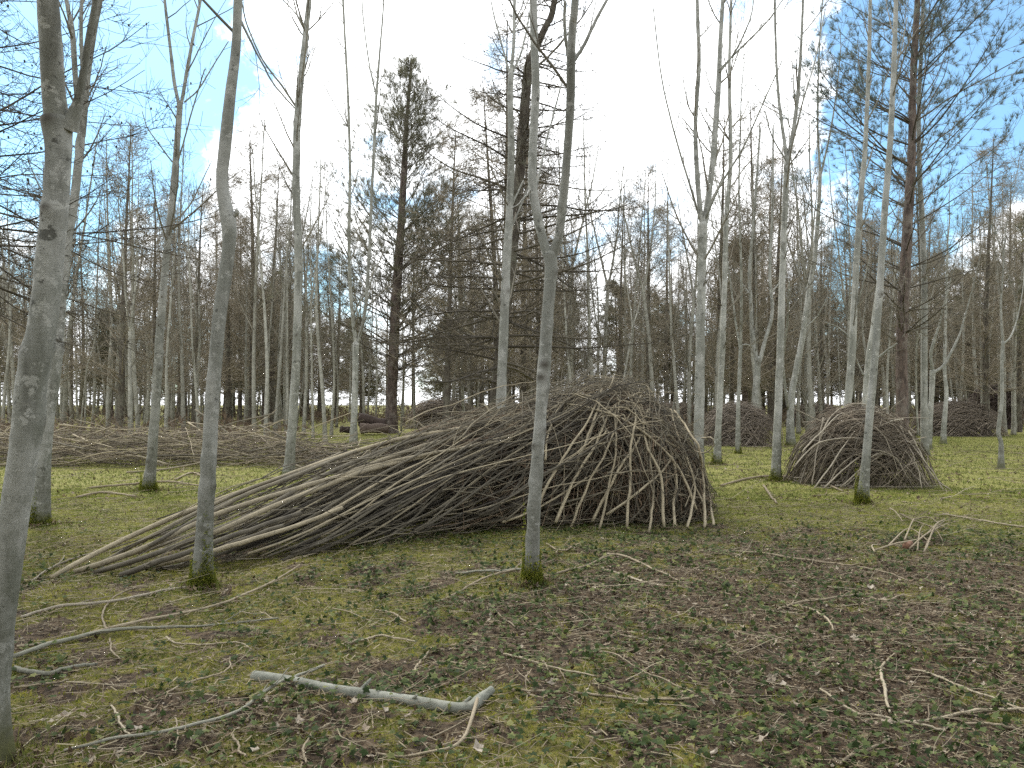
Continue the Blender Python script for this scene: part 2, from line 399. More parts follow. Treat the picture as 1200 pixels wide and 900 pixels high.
def ground_mat():
    m, t, b = material('woodland_floor'); N = NT(t)
    vo = N.coord('Object')
    moss, grass = N.attr('moss'), N.attr('grass')
    f1, f2, f3 = N.noise(vo, 2.3, 6, 0.65), N.noise(vo, 14, 5, 0.65), N.noise(vo, 60, 4, 0.7)
    lit = N.ramp(f2, [(0.3, (0.022, 0.016, 0.011)), (0.5, (0.072, 0.050, 0.030)), (0.72, (0.19, 0.135, 0.083))])
    mos = N.ramp(f2, [(0.3, (0.04, 0.043, 0.012)), (0.5, (0.12, 0.108, 0.026)), (0.72, (0.25, 0.21, 0.055))])
    gra = N.ramp(f2, [(0.25, (0.11, 0.115, 0.025)), (0.5, (0.20, 0.195, 0.05)), (0.75, (0.29, 0.26, 0.10))])
    c = N.mix(N.rng(N.m('ADD', moss, N.m('MULTIPLY', N.m('SUBTRACT', f1, 0.5), 0.9)), 0.35, 0.65), lit, mos)
    c = N.mix(N.rng(N.m('ADD', grass, N.m('MULTIPLY', N.m('SUBTRACT', f1, 0.5), 1.0)), 0.3, 0.75), c, gra)
    c = N.mix(N.rng(f3, 0.55, 0.75, 0, 0.55), c, (0.03, 0.024, 0.015))
    c = N.mix(N.rng(f3, 0.40, 0.28, 0, 0.35), c, (0.30, 0.24, 0.16))
    N.l(c, b.inputs['Base Color']); b.inputs['Roughness'].default_value = 0.95
    N.bump(N.m('ADD', f2, f3), b, 0.8, 0.03)
    return m
M['ground'] = ground_mat()

# ------------------------------------------------------------------ ground sheet
def zones(x, y):
    """moss, grass, ivy, litter weights at ground points."""
    n1 = fbm(x * 0.5, y * 0.5, 21, 4); n2 = fbm(x * 1.5, y * 1.5, 31, 5); n3 = fbm(x * 1.3 + 5, y * 1.3, 41, 5); n4 = fbm(x * 5, y * 5, 61, 4); n5 = fbm(x * 4 + 3, y * 4, 71, 4)
    brown = sstep(1.3, 0.35, ((x - 2.9) / 2.6) ** 2 + ((y - 6.4) / 3.0) ** 2 + (n1 - 0.5) * 1.8 + (n4 - .5) * 1.2)
    bl = sstep(1.2, 0.3, ((x + 1.3) / 0.9) ** 2 + ((y - 3.6) / 0.8) ** 2 + (n4 - 0.5) * 2.0)
    brown = np.maximum(brown, bl * 0.7)
    grass = sstep(8.0, 10.5, y + (n1 - 0.5) * 4) * (1 - brown) * sstep(0.22, 0.42, n3 + 0.1)
    rt = sstep(3.6, 4.8, x - 0.15 * y) * sstep(5.0, 6.5, y)
    grass = np.maximum(grass, rt * 0.9 * (1 - brown * 0.6))
    left = sstep(1.2, -2.0, x)
    moss = sstep(0.42, 0.60, 0.45 * n2 + 0.55 * n4 + 0.085 * left + 0.05 * sstep(7, 9, y) - 0.10 * brown)
    ivy = sstep(0.42, 0.60, 0.45 * n3 + 0.55 * n5 + 0.13 * sstep(-2.4, 0.2, x) - 0.03 * left) * sstep(10.5, 8.5, y) * (1 - 0.7 * moss) * (1 - 0.35 * brown)
    lit = np.clip(0.30 + brown * 0.7 - moss * 0.2, 0, 1)
    return moss, grass, ivy, lit
def axis(lo, hi, step, far):
    a = np.arange(lo, hi, step); out = [a]
    g = step; p = hi; ext = [hi]
    while p < far: g *= 1.25; p += g; ext.append(p)
    g = step; p = lo; pre = []
    while p > -far: g *= 1.25; p -= g; pre.append(p)
    return np.concatenate([np.array(pre[::-1]), a, np.array(ext)])
gx, gy = np.unique(np.concatenate([axis(-11, 11, 0.10, 4000), np.arange(-4.5, 4.5, 0.075)])), np.unique(np.concatenate([axis(1.5, 21, 0.10, 4000), np.arange(2.4, 9, 0.075)]))
GX, GY = np.meshgrid(gx, gy, indexing='ij')
mo, gr, iv, li = zones(GX, GY)
GZ = gz(GX, GY)
nx, ny = GX.shape
ii, jj = np.meshgrid(np.arange(nx - 1), np.arange(ny - 1), indexing='ij')
q = np.stack([ii * ny + jj, (ii + 1) * ny + jj, (ii + 1) * ny + jj + 1, ii * ny + jj + 1], -1).reshape(-1, 4)
gme = mk_mesh('ground', np.stack([GX, GY, GZ], -1).reshape(-1, 3), q, None, {'moss': mo.ravel(), 'grass': gr.ravel()})
tag(link('ground', gme, M['ground']), kind='structure')

# ------------------------------------------------------------------ pale bare trees placed one by one
def trunk_arrays(P, r, sides, rng, flare=0.0, knots=5, rough=0.035):
    """A trunk along P with ring bumps, branch scars and a flared foot."""
    n = len(P); T = unit(np.gradient(P, axis=0))
    N = unit(np.cross(T, np.array([1., .05, 0]))); B = np.cross(T, N)
    seg = np.concatenate([[0], np.cumsum(np.linalg.norm(np.diff(P, axis=0), axis=1))])
    a = np.arange(sides) * 2 * math.pi / sides
    S, A = np.meshgrid(seg, a, indexing='ij')
    f = np.ones_like(S)
    for _ in range(7):
        f += rough * 0.5 * np.sin(rng.integers(1, 4) * A + rng.uniform(1.5, 9) * S + rng.uniform(0, 6.28))
    s = rng.uniform(0.2, 0.5)
    while s < seg[-1]:
        f += 0.045 * rng.uniform(0.3, 1.3) * np.exp(-((S - s) / 0.02) ** 2) * (0.6 + 0.6 * np.cos(A - rng.uniform(0, 6.28)))
        s += rng.uniform(0.18, 0.55)
    scar = np.zeros_like(S)
    for _ in range(knots):
        s0 = rng.uniform(0.4, max(0.5, seg[-1])); a0 = rng.uniform(0, 6.28); w = rng.uniform(0.018, 0.045)
        da = (A - a0 + math.pi) % (2 * math.pi) - math.pi
        rr = np.interp(s0, seg, r)
        d2 = ((S - s0) / w) ** 2 + (da * rr / (w * 1.3)) ** 2
        f += min(0.2, 0.014 / max(rr, 0.03)) * np.exp(-d2 / 3.2)
        scar = np.maximum(scar, np.exp(-d2 * 1.5))
    if flare:
        lob = 1 + 0.35 * np.sin(3 * A + rng.uniform(0, 6)) + 0.25 * np.sin(5 * A + rng.uniform(0, 6))
        f += flare * np.exp(-S / 0.12) * lob + flare * 0.35 * np.exp(-S / 0.35)
    rad = r[:, None] * f
    V = P[:, None] + rad[..., None] * (np.cos(a)[None, :, None] * N[:, None] + np.sin(a)[None, :, None] * B[:, None])
    i, c = np.meshgrid(np.arange(n - 1), np.arange(sides), indexing='ij'); c1 = (c + 1) % sides
    Q = np.stack([i * sides + c, i * sides + c1, (i + 1) * sides + c1, (i + 1) * sides + c], -1).reshape(-1, 4)
    return V.reshape(-1, 3), Q, scar.ravel()

def px_path(pts, D, rng, dz=0.0, start=None):
    """(column, row, width) points at depth D -> xyz + radius rows; dz leans the path away from the viewer."""
    out = []
    v0 = pts[0][1]
    for k, (u, v, w) in enumerate(pts):
        d = D + dz * (v0 - v) / 300.0 * D * 0.1
        p = px(u, v, d); out.append([*p, w * 0.435 / F * d / math.sqrt(1 + ((u - 600) / F) ** 2)])
    return np.array(out)

def twig_crown(paths, rads, rng, dens=1.0, zmin=2.2, L1=(0.5, 1.6), up=0.10, ang=(0.5, 0.85), thin=1.0):
    """Side branches and twigs on already built stems; returns Tubes."""
    tb = Tubes()
    for P, r in zip(paths, rads):
        L = np.sum(np.linalg.norm(np.diff(P, axis=0), axis=1))
        K = max(2, int(L * 2.0 * dens))
        t = np.sort(rng.uniform(0.02, 0.985, (1, K)), 1)
        p, T, rr = along(P[None], r[None], t)
        ok = p[:, 2] > zmin + rng.uniform(0, 1.2, len(p)); p, T, rr = p[ok], T[ok], rr[ok]
        if not len(p): continue
        d = off_dir(T, rng.uniform(*ang, len(p)), rng)
        l = rng.uniform(*L1, len(p))
        b1 = grow(p, d, l, 7, up, 0.07, rng); r1 = taper(np.minimum(rr * 0.35, 0.006 + 0.007 * l) * thin, 7, 0.3)
        tb.add(b1, r1, 4, rng.random(len(p)))
        K2 = 4
        p2, T2, q2 = along(b1, r1, rng.uniform(0.2, 0.98, (len(b1), K2)))
        b2 = grow(p2, off_dir(T2, rng.uniform(0.4, 0.8, len(p2)), rng), rng.uniform(0.15, 0.6, len(p2)), 5, up, 0.09, rng); r2 = taper(np.maximum(q2 * 0.6, 0.0028 * thin), 5, 0.4)
        tb.add(b2, r2, 3, rng.random(len(b2)))
        p3, T3, q3 = along(b2, r2, rng.uniform(0.2, 1.0, (len(b2), 2)))
        b3 = grow(p3, off_dir(T3, rng.uniform(0.4, 0.8, len(p3)), rng), rng.uniform(0.05, 0.25, len(p3)), 3, up, 0.1, rng)
        tb.add(b3, taper(np.maximum(q3 * 0.7, 0.0024 * thin), 3, 0.6), 3, rng.random(len(b3)))
    return tb

def moss_tufts(base, r, n, h, rng):
    a = rng.uniform(0, 6.28, n)
    hh = h * np.clip(0.55 + 0.45 * np.sin(a + rng.uniform(0, 6)) + 0.35 * np.sin(3 * a + rng.uniform(0, 6)) + 0.2 * np.sin(7 * a + rng.uniform(0, 6)), 0.45, 2)
    z = np.minimum(rng.exponential(1.0, n) * 0.45, 2.4) * hh; rr = r * (1.0 + 0.5 * np.exp(-z / 0.07))
    P = np.stack([np.cos(a) * rr, np.sin(a) * rr, z], 1)
    D = unit(np.stack([np.cos(a), np.sin(a), rng.uniform(-0.2, 1.2, n)], 1))
    return needles(P, D, 3, 0.016, 0.008, 0.6, rng)

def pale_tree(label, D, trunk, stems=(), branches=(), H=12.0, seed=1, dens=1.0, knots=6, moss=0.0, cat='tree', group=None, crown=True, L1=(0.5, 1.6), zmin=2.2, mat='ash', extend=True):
    rng = rg(seed)
    tp = px_path(trunk, D, rng)
    b = tp[0, :3].copy(); gzv = float(gz(b[0], b[1]))
    tp[0, 2] = gzv - 0.06
    base = np.array([b[0], b[1], gzv])
    root = thing('bare_tree', base, label, cat, group)
    near = D < 9
    sides = 22 if near else (14 if D < 16 else 10)
    step = 0.022 if near else 0.06
    paths = []
    def ext(tp, last):
        if not (extend and last): return tp
        d = unit(tp[-1, :3] - tp[-2, :3]); d = unit(d + np.array([0, 0, 0.5])); p = tp[-1, :3]; r0 = tp[-1, 3]; more = []
        rem = max(1.0, H - p[2]); k = 6
        for i in range(k):
            p = p + d * rem / k; d = unit(d + rng.normal(0, 0.07, 3) + np.array([0, 0, 0.1]))
            more.append([*p, max(0.006, r0 * (1 - 0.9 * (i + 1) / k))])
        return np.vstack([tp, more])
    def emit(tp, nm, flare, kn, sd):
        L = np.sum(np.linalg.norm(np.diff(tp[:, :3], axis=0), axis=1))
        S = spline(tp, max(8, int(L / step)))
        S[:, 3] = np.maximum(S[:, 3], 0.003)
        V, Q, sc = trunk_arrays(S[:, :3], S[:, 3], sd, rng, flare, kn, 0.03 if near else 0.04)
        # close the top
        V = np.vstack([V, S[-1, :3] + unit(S[-1, :3] - S[-2, :3]) * S[-1, 3]]); sc = np.append(sc, 0)
        kk = len(V) - 1; s0 = kk - sd
        T = np.array([[s0 + i, s0 + (i + 1) % sd, kk] for i in range(sd)])
        me = mk_mesh(nm, V - base, Q, T, {'scar': sc, 'rnd': np.full(len(V), rng.random())})
        link(nm, me, M[mat], root)
        paths.append((S[::max(1, len(S) // 40), :3], S[::max(1, len(S) // 40), 3]))
    emit(ext(tp, not stems), 'trunk', 0.42, knots, sides)
    for st in stems:
        sp = px_path(st, D, rng, rng.uniform(-0.8, 0.8))
        emit(ext(sp, True), 'stem', 0.0, max(1, knots // 2), max(8, int(sides * 0.7)))
    for br in branches:
        bp = px_path(br, D, rng, rng.uniform(-1.5, 1.5))
        S = spline(bp, 20); S[:, :3] += np.cumsum(rng.normal(0, 0.0018, (20, 3)), 0)
        S[:, 3] = np.maximum(S[:, 3], 0.0035)
        Tubes().add(S[:, :3], S[:, 3], 8, rng.random(1), True).obj('branch', M[mat], root, base)
        paths.append((S[:, :3], S[:, 3]))
    if crown:
        tb = twig_crown([p for p, _ in paths], [r for _, r in paths], rng, dens, zmin, L1, thin=1.0 if D < 9 else 1.25)
        if tb.g: tb.obj('crown', M['twig'], root, base)
    if moss:
        V, T, rd = moss_tufts(base, tp[0, 3], int(3800 * moss), 0.15 * moss + 0.06, rng)
        tag(link('moss', mk_mesh('moss', V, None, T, {'rnd': rd}, False), M['moss'], root), kind='stuff')
    return root

pale_tree('thick pale trunk nearest of all, forking above head height, cut by the left edge', 3.5,
    [(-9, 890, 46), (-6, 800, 41), (4, 700, 40), (17, 600, 41), (29, 520, 43), (37, 450, 45), (47, 400, 41), (55, 340, 40), (59, 290, 39), (66, 230, 37), (69, 180, 37), (68, 140, 42)],
    [[(68, 150, 38), (63, 110, 34), (60, 60, 32), (56, 0, 30), (52, -90, 26)], [(80, 150, 30), (90, 125, 16), (97, 90, 11), (105, 40, 10), (112, 0, 9), (122, -80, 8)]],
    [], H=8, seed=11, knots=10, zmin=3.0, dens=.8)
pale_tree('mossy-footed pale tree right behind the thick trunk at the left edge', 9.95,
    [(46, 615, 26), (52, 540, 20), (58, 480, 18), (66, 420, 17), (72, 350, 15), (77, 300, 14), (86, 240, 13), (92, 190, 12), (96, 150, 11)],
    [[(96, 160, 9), (89, 100, 8), (85, 40, 8), (78, 0, 6)], [(97, 160, 7), (97, 100, 6), (95, 40, 5.5), (96, 0, 5)], [(97, 160, 9), (103, 90, 8), (112, 30, 7), (118, 0, 6)]],
    [], seed=12, moss=1.0, dens=1.3)
pale_tree('kinked pale trunk with mossy flared foot before the thin end of the long brush pile', 6.64,
    [(237, 690, 28), (238, 660, 25), (241, 600, 22), (247, 500, 20), (254, 400, 19), (263, 330, 19), (268, 290, 18), (268, 262, 21), (263, 235, 18), (260, 210, 16), (264, 170, 17), (270, 110, 15), (276, 60, 13), (279, 0, 12)],
    [], [[(270, 255, 10), (276, 250, 8), (279, 246, 6)], [(280, 20, 4), (295, 50, 3), (320, 95, 2.4), (346, 125, 2)]], seed=13, moss=1.0, knots=12, zmin=3.4)
pale_tree('straight pale trunk with bumpy rings rising behind the thin end of the long brush pile', 15.5,
    [(337, 561, 17), (341, 520, 13), (345, 460, 12), (348, 400, 11.5), (350, 300, 11), (347, 230, 10.5), (348, 160, 10), (350, 120, 10), (356, 60, 8), (362, 0, 7)],
    [], [[(347, 125, 3.4), (330, 100, 2.8), (308, 70, 2.4), (290, 30, 2), (283, 0, 1.6)], [(357, 30, 2.5), (345, 15, 2), (330, 0, 1.6)]], seed=14, moss=0.5)
pale_tree('pale tree forked high up with a green mossy foot on the left grass', 13.3,
    [(174, 577, 20), (176, 555, 15), (182, 480, 13), (187, 400, 12), (193, 320, 10), (199, 260, 9), (205, 200, 9), (209, 150, 8.5), (211, 122, 8)],
    [[(210, 124, 5), (204, 95, 5), (200, 60, 4.5), (193, 0, 4)], [(212, 124, 5), (218, 90, 5), (225, 50, 4.5), (235, 0, 4)]],
    [[(208, 190, 2.6), (217, 160, 2.2), (228, 120, 2), (240, 80, 1.6)], [(216, 120, 2.4), (232, 105, 2), (248, 80, 1.8), (268, 48, 1.4)], [(202, 190, 2.4), (188, 172, 2), (172, 150, 1.7), (165, 130, 1.3)]], seed=15, moss=1.0)
pale_tree('slim pale tree forking at eye level between the far pine and the straight ringed trunk', 24.5,
    [(414, 526, 12), (415, 490, 9), (416, 450, 8.5), (417, 402, 8.5)],
    [[(417, 404, 5), (411, 345, 5), (409, 290, 4.5), (410, 200, 4), (408, 117, 3.5), (404, 40, 3), (402, 0, 3)], [(418, 404, 5), (427, 370, 4.5), (432, 310, 4.5), (435, 240, 4), (439, 160, 4), (441, 113, 3.5), (446, 50, 2.6), (450, 0, 2)]],
    [[(441, 113, 2.4), (432, 70, 2), (426, 20, 1.6), (425, 0, 1.4)], [(418, 360, 2.4), (430, 340, 2), (436, 325, 1.6)]], seed=16, moss=0.4, L1=(.6, 2.0))
pale_tree('slender pale trunk hugging the dark larch behind the long brush pile', 13.2,
    [(586, 562, 16), (587, 480, 13.5), (590, 400, 12.5), (593, 320, 11.5), (597, 250, 10), (599, 180, 9), (598, 110, 7.5), (599, 85, 7)],
    [[(599, 88, 5), (602, 50, 4.5), (603, 0, 4)]],
    [[(598, 90, 3), (590, 60, 2.6), (580, 20, 2), (576, 0, 1.6)], [(600, 85, 3), (612, 60, 2.4), (620, 20, 2), (624, 0, 1.6)], [(600, 240, 2.6), (608, 225, 2), (614, 212, 1.6)], [(598, 270, 2.4), (610, 240, 2), (618, 218, 1.6)]], seed=17)
pale_tree('centre tree forking into a lyre shape, dark mossy foot in front of the brush dome', 6.7,
    [(623, 688, 22), (624, 650, 18), (626, 600, 17), (631, 520, 16), (637, 440, 16), (641, 380, 16), (645, 320, 16), (645, 297, 18)],
    [[(643, 302, 13), (636, 280, 12), (629, 250, 12), (624, 215, 12), (625, 160, 11), (628, 100, 11), (626, 50, 10.5), (625, 0, 10)], [(647, 302, 13), (655, 275, 12), (659, 240, 12), (664, 190, 11.5), (668, 130, 11.5), (669, 80, 12), (671, 30, 10.5), (674, 0, 10)]],
    [[(666, 70, 5), (663, 40, 4.5), (662, 0, 4)], [(670, 74, 6), (682, 55, 5), (697, 25, 4.5), (711, 0, 4)], [(645, 296, 3.4), (628, 240, 3), (640, 170, 2.4), (660, 95, 2)], [(626, 215, 3), (612, 235, 2.4), (600, 245, 1.6)]], seed=18, moss=1.2, knots=12, zmin=3.6, dens=.7)
pale_tree('pale tree with spreading high fork just behind the right end of the brush dome', 14.4,
    [(818, 568, 18), (819, 510, 14), (820, 450, 13), (821, 380, 12), (823, 300, 11.5), (824, 262, 12)],
    [[(823, 265, 7), (818, 220, 6.5), (815, 150, 6), (819, 80, 5.5), (818, 30, 5), (817, 0, 4.6)], [(825, 265, 9), (830, 233, 8.5), (836, 180, 8), (842, 100, 7.5), (844, 50, 6), (847, 0, 5.5)]],
    [[(822, 262, 3.4), (808, 215, 3), (793, 165, 2.6), (775, 90, 2), (765, 10, 1.6)], [(826, 258, 3.4), (845, 215, 3), (870, 175, 2.6), (895, 120, 2), (917, 70, 1.6)], [(843, 85, 3), (862, 60, 2.4), (880, 20, 2), (884, -10, 1.6)], [(843, 82, 3), (870, 55, 2.4), (900, 25, 2), (918, 0, 1.6)]], seed=19, L1=(.6, 1.9))
pale_tree('straight slim trunk with mossy foot just right of the brush dome', 18.7,
    [(840, 545, 12), (842, 500, 8.5), (846, 420, 8), (849, 340, 7), (851, 260, 6.5), (856, 190, 5.5), (855, 110, 5), (855, 60, 4), (857, 0, 3.4)], seed=20, moss=.7)
pale_tree('thin whippy trunk before the round reddish pile behind the brush dome', 22.6,
    [(865, 531, 7.5), (865, 480, 5.5), (867, 433, 5), (868, 405, 5)],
    [[(868, 407, 4), (869, 350, 3.8), (868, 290, 3.2), (866, 220, 2.6), (868, 140, 2)], [(867, 407, 3), (861, 370, 2.8), (856, 330, 2.4), (850, 290, 2)]],
    [[(868, 405, 2), (875, 404, 1.8), (882, 407, 1.5)]], seed=21, moss=.5)
pale_tree('pale Y-forked trunk behind the round reddish pile', 30,
    [(885, 515, 11), (885, 470, 9.5), (887, 440, 9), (888, 420, 9)],
    [[(887, 424, 6), (882, 390, 5.5), (880, 350, 5), (878, 320, 4.5), (884, 250, 3.6), (890, 160, 2.6)], [(890, 424, 6), (897, 398, 5.5), (905, 365, 5), (902, 320, 4.5), (905, 250, 3.6), (906, 160, 2.6)]],
    [[(879, 345, 2), (868, 330, 1.8), (860, 318, 1.5)], [(903, 345, 2), (914, 330, 1.8), (922, 318, 1.5)]], seed=22)
pale_tree('upright trunk with whorled top left of the right hand brush mound', 15.2,
    [(909, 563, 14), (911, 500, 11), (914, 420, 10), (916, 350, 9), (918, 290, 8.5), (921, 220, 8), (923, 185, 8)],
    [[(922, 188, 5), (917, 150, 4.6), (912, 110, 4), (909, 50, 3.4), (908, 0, 3)], [(924, 188, 6), (930, 150, 5.5), (935, 110, 5), (939, 50, 4), (941, 0, 3.4)]],
    [[(924, 190, 2.6), (938, 130, 2.4), (955, 70, 2), (967, 10, 1.6)], [(921, 188, 2.4), (905, 160, 2), (896, 130, 1.6)]], seed=23, moss=.6)
pale_tree('leaning pale trunk on the grass between the reddish pile and the right brush mound', 26,
    [(927, 524, 13), (926, 490, 10), (929, 455, 9), (936, 420, 8.5), (942, 385, 8), (948, 340, 7), (955, 300, 6.5), (960, 230, 5.5), (961, 200, 5)],
    [[(961, 204, 4), (958, 140, 3), (960, 60, 2.2), (964, 0, 1.8)], [(962, 204, 3.4), (972, 160, 2.6), (980, 110, 2), (985, 60, 1.6)]],
    [[(943, 385, 2.4), (958, 370, 2), (968, 352, 1.6)], [(924, 480, 5), (920, 455, 4), (917, 420, 3.6), (922, 380, 3), (924, 330, 2.6)]], seed=24, moss=.3)
pale_tree('pale straight trunk rising from behind the left side of the right brush mound', 19,
    [(992, 544, 13), (993, 480, 11), (998, 420, 10.5), (1001, 360, 9.5), (1004, 300, 8.5), (1009, 230, 7.5), (1014, 170, 6.5), (1018, 80, 5.5), (1020, 0, 4.6)],
    [], [[(1004, 360, 2.4), (1012, 330, 2), (1020, 300, 1.6)], [(1000, 400, 2), (985, 385, 1.8), (968, 378, 1.4)]], seed=25)
pale_tree('pale tilted trunk close behind the slim tree before the right brush mound', 21,
    [(1011, 536, 12), (1014, 470, 9), (1018, 420, 9), (1024, 380, 8), (1030, 330, 7), (1036, 280, 5)],
    [], [[(1028, 420, 3), (1040, 410, 2.6), (1052, 402, 2)], [(1012, 440, 2.6), (1003, 420, 2), (996, 405, 1.5)]], seed=26)
pale_tree('slim greenish trunk with yellow moss at its foot before the right brush mound', 11.9,
    [(1010, 590, 17), (1013, 560, 13), (1018, 500, 11.5), (1025, 420, 11), (1030, 350, 10), (1034, 290, 9.5), (1038, 230, 9), (1043, 170, 8), (1046, 110, 7.5), (1049, 40, 6.5), (1050, 0, 6)],
    [], [[(1047, 90, 2.2), (1056, 60, 2), (1064, 20, 1.6)]], seed=27, moss=1.2, zmin=4.5)
pale_tree('tall slim trunk just right of the thick reddish pine by the right brush mound', 22,
    [(1084, 533, 12), (1083, 480, 10), (1083, 400, 9.5), (1083, 320, 9), (1080, 250, 8), (1077, 190, 7), (1077, 120, 6), (1080, 50, 5.5), (1082, 0, 5)], seed=28, dens=.8)
pale_tree('small crooked sapling with spreading forked arms right of the right brush mound', 24,
    [(1088, 527, 9), (1090, 490, 7.5), (1092, 460, 7.5), (1093, 434, 8)],
    [[(1093, 437, 5), (1091, 415, 4.5), (1096, 395, 4), (1101, 380, 3)], [(1094, 437, 5), (1106, 428, 4.5), (1115, 412, 4), (1124, 393, 3)]], [], seed=29, H=7, dens=1.5, zmin=2.4, mat='ash')
pale_tree('thin grey sapling standing before the dark far heap at right', 27,
    [(1105, 520, 9), (1107, 490, 7), (1109, 460, 6), (1107, 430, 5), (1108, 380, 4), (1110, 300, 3)], seed=30, H=9, dens=1.6)
pale_tree('lone thin sapling with dark foot at the right edge of the grass', 18,
    [(1173, 549, 10), (1173, 520, 6.5), (1170, 505, 6), (1174, 470, 5.5), (1174, 430, 5), (1175, 400, 4.5)],
    [[(1175, 403, 3), (1173, 360, 2.8), (1176, 310, 2.2)], [(1176, 403, 3), (1184, 395, 2.6), (1190, 380, 2), (1194, 365, 1.6)]], [], seed=31, H=7, dens=1.8, zmin=2.6)

# ------------------------------------------------------------------ larch and pines placed one by one
def larch(label, trunk, D, seed, H=14, nb=90, z0=1.5, blen=0.30, spur=5, group=None, sector=None, maxl=4.2, thin=1.0, wild=0.16):
    rng = rg(seed)
    tp = px_path(trunk, D, rng); b = tp[0, :3]; base = np.array([b[0], b[1], float(gz(b[0], b[1]))]); tp[0, 2] = base[2] - 0.06
    if tp[-1, 2] < H:
        d = unit(tp[-1, :3] - tp[-2, :3]); p = tp[-1, :3] + unit(d + np.array([0, 0, 1.0])) * (H - tp[-1, 2])
        tp = np.vstack([tp, [*p, 0.015]])
    S = spline(tp, 80); S[:, 3] = np.maximum(S[:, 3], .01)
    root = thing('larch_tree', base, label, 'tree', group)
    V, Q, sc = trunk_arrays(S[:, :3], S[:, 3], 14, rng, 0.25, 6, 0.05)
    link('trunk', mk_mesh('trunk', V - base, Q, None, {'scar': sc * 0}), M['larch'], root)
    zt = (S[:, 2] - base[2]) / (H - base[2])
    t = np.sort(np.interp(rng.uniform(z0 / H, 0.985, nb), zt, np.linspace(0, 1, len(S))))
    p, T, rr = along(S[None, :, :3], S[None, :, 3], t[None])
    az = rng.uniform(0, 6.28, nb) if sector is None else rng.uniform(*sector, nb)
    d = np.stack([np.cos(az), np.sin(az), rng.normal(0.0, wild, nb)], 1)
    zf = (p[:, 2] - base[2]) / H
    l = np.minimum(maxl, (1.03 - zf) * H * blen) * rng.uniform(0.6, 1.05, nb) + 0.25
    b1 = grow(p, d, l, 12, -0.03, 0.055 + 0.1 * (wild - 0.16), rng, 0.09); r1 = taper(np.minimum(rr * 0.4, 0.008 + 0.0075 * l) * thin, 12, 0.22)
    big = Tubes().add(b1, r1, 5, rng.random(nb))
    lim = Tubes()
    K = 15
    p2, T2, q2 = along(b1, r1, rng.uniform(0.10, 0.99, (nb, K)))
    d2 = off_dir(T2, rng.uniform(0.6, 1.2, len(p2)), rng); d2[:, 2] = d2[:, 2] * 0.6 - 0.05
    l2 = np.repeat(l, K) * rng.uniform(0.08, 0.36, len(p2)) + 0.10
    b2 = grow(p2, d2, l2, 6, 0.01, 0.13, rng, 0.05); r2 = taper(np.maximum(q2 * 0.45, 0.0042), 6, 0.5)
    lim.add(b2, r2, 3, rng.random(len(b2)))
    p3, T3, q3 = along(b2, r2, rng.uniform(0.1, 1.0, (len(b2), spur)))
    b3 = grow(p3, off_dir(T3, rng.uniform(0.7, 1.4, len(p3)), rng), rng.uniform(0.04, 0.28, len(p3)), 2, 0.02, 0.12, rng)
    lim.add(b3, taper(np.maximum(q3 * 0.7, 0.0034), 2, 0.8), 3, rng.random(len(b3)))
    # cones: small knobs on the twigs
    pc, Tc, _ = along(b2, r2, rng.uniform(0.2, 1.0, (len(b2), 1)))
    pc = pc[rng.random(len(pc)) < 0.35]
    bc = np.stack([pc, pc + np.array([0, 0, 0.012]), pc + np.array([0, 0, 0.026]), pc + np.array([0, 0, 0.036])], 1)
    lim.add(bc, np.broadcast_to(np.array([0.004, 0.013, 0.012, 0.002]), bc.shape[:2]), 5, rng.random(len(bc)))
    for k in range(nb):
        if l[k] > 1.2 and p[k, 2] < 13:
            Tubes().add(b1[k], r1[k], 6, rng.random(1)).obj('branch', M['larchtwig'], root, base)
        else: lim.add(b1[k:k + 1], r1[k:k + 1], 5, rng.random(1))
    lim.obj('crown', M['larchtwig'], root, base)
    return root
larch('tall dark larch with level knobbly branches behind the long brush pile', [(579, 548, 20), (581, 460, 15), (588, 400, 14), (597, 330, 14), (604, 260, 14), (610, 190, 14), (616, 110, 13), (622, 70, 12), (640, 30, 9), (650, 0, 8)], 17.5, 51, 13.5, 120, 1.9, 0.30, 4)
larch('dark larch branches with cones reaching in over the upper left corner', [(-125, 617, 40), (-120, 400, 34), (-118, 200, 28), (-115, 60, 24)], 9.6, 52, 12, 105, 3.1, 0.42, 4, sector=(-1.3, 1.5), maxl=3.9, thin=0.5, wild=0.30)

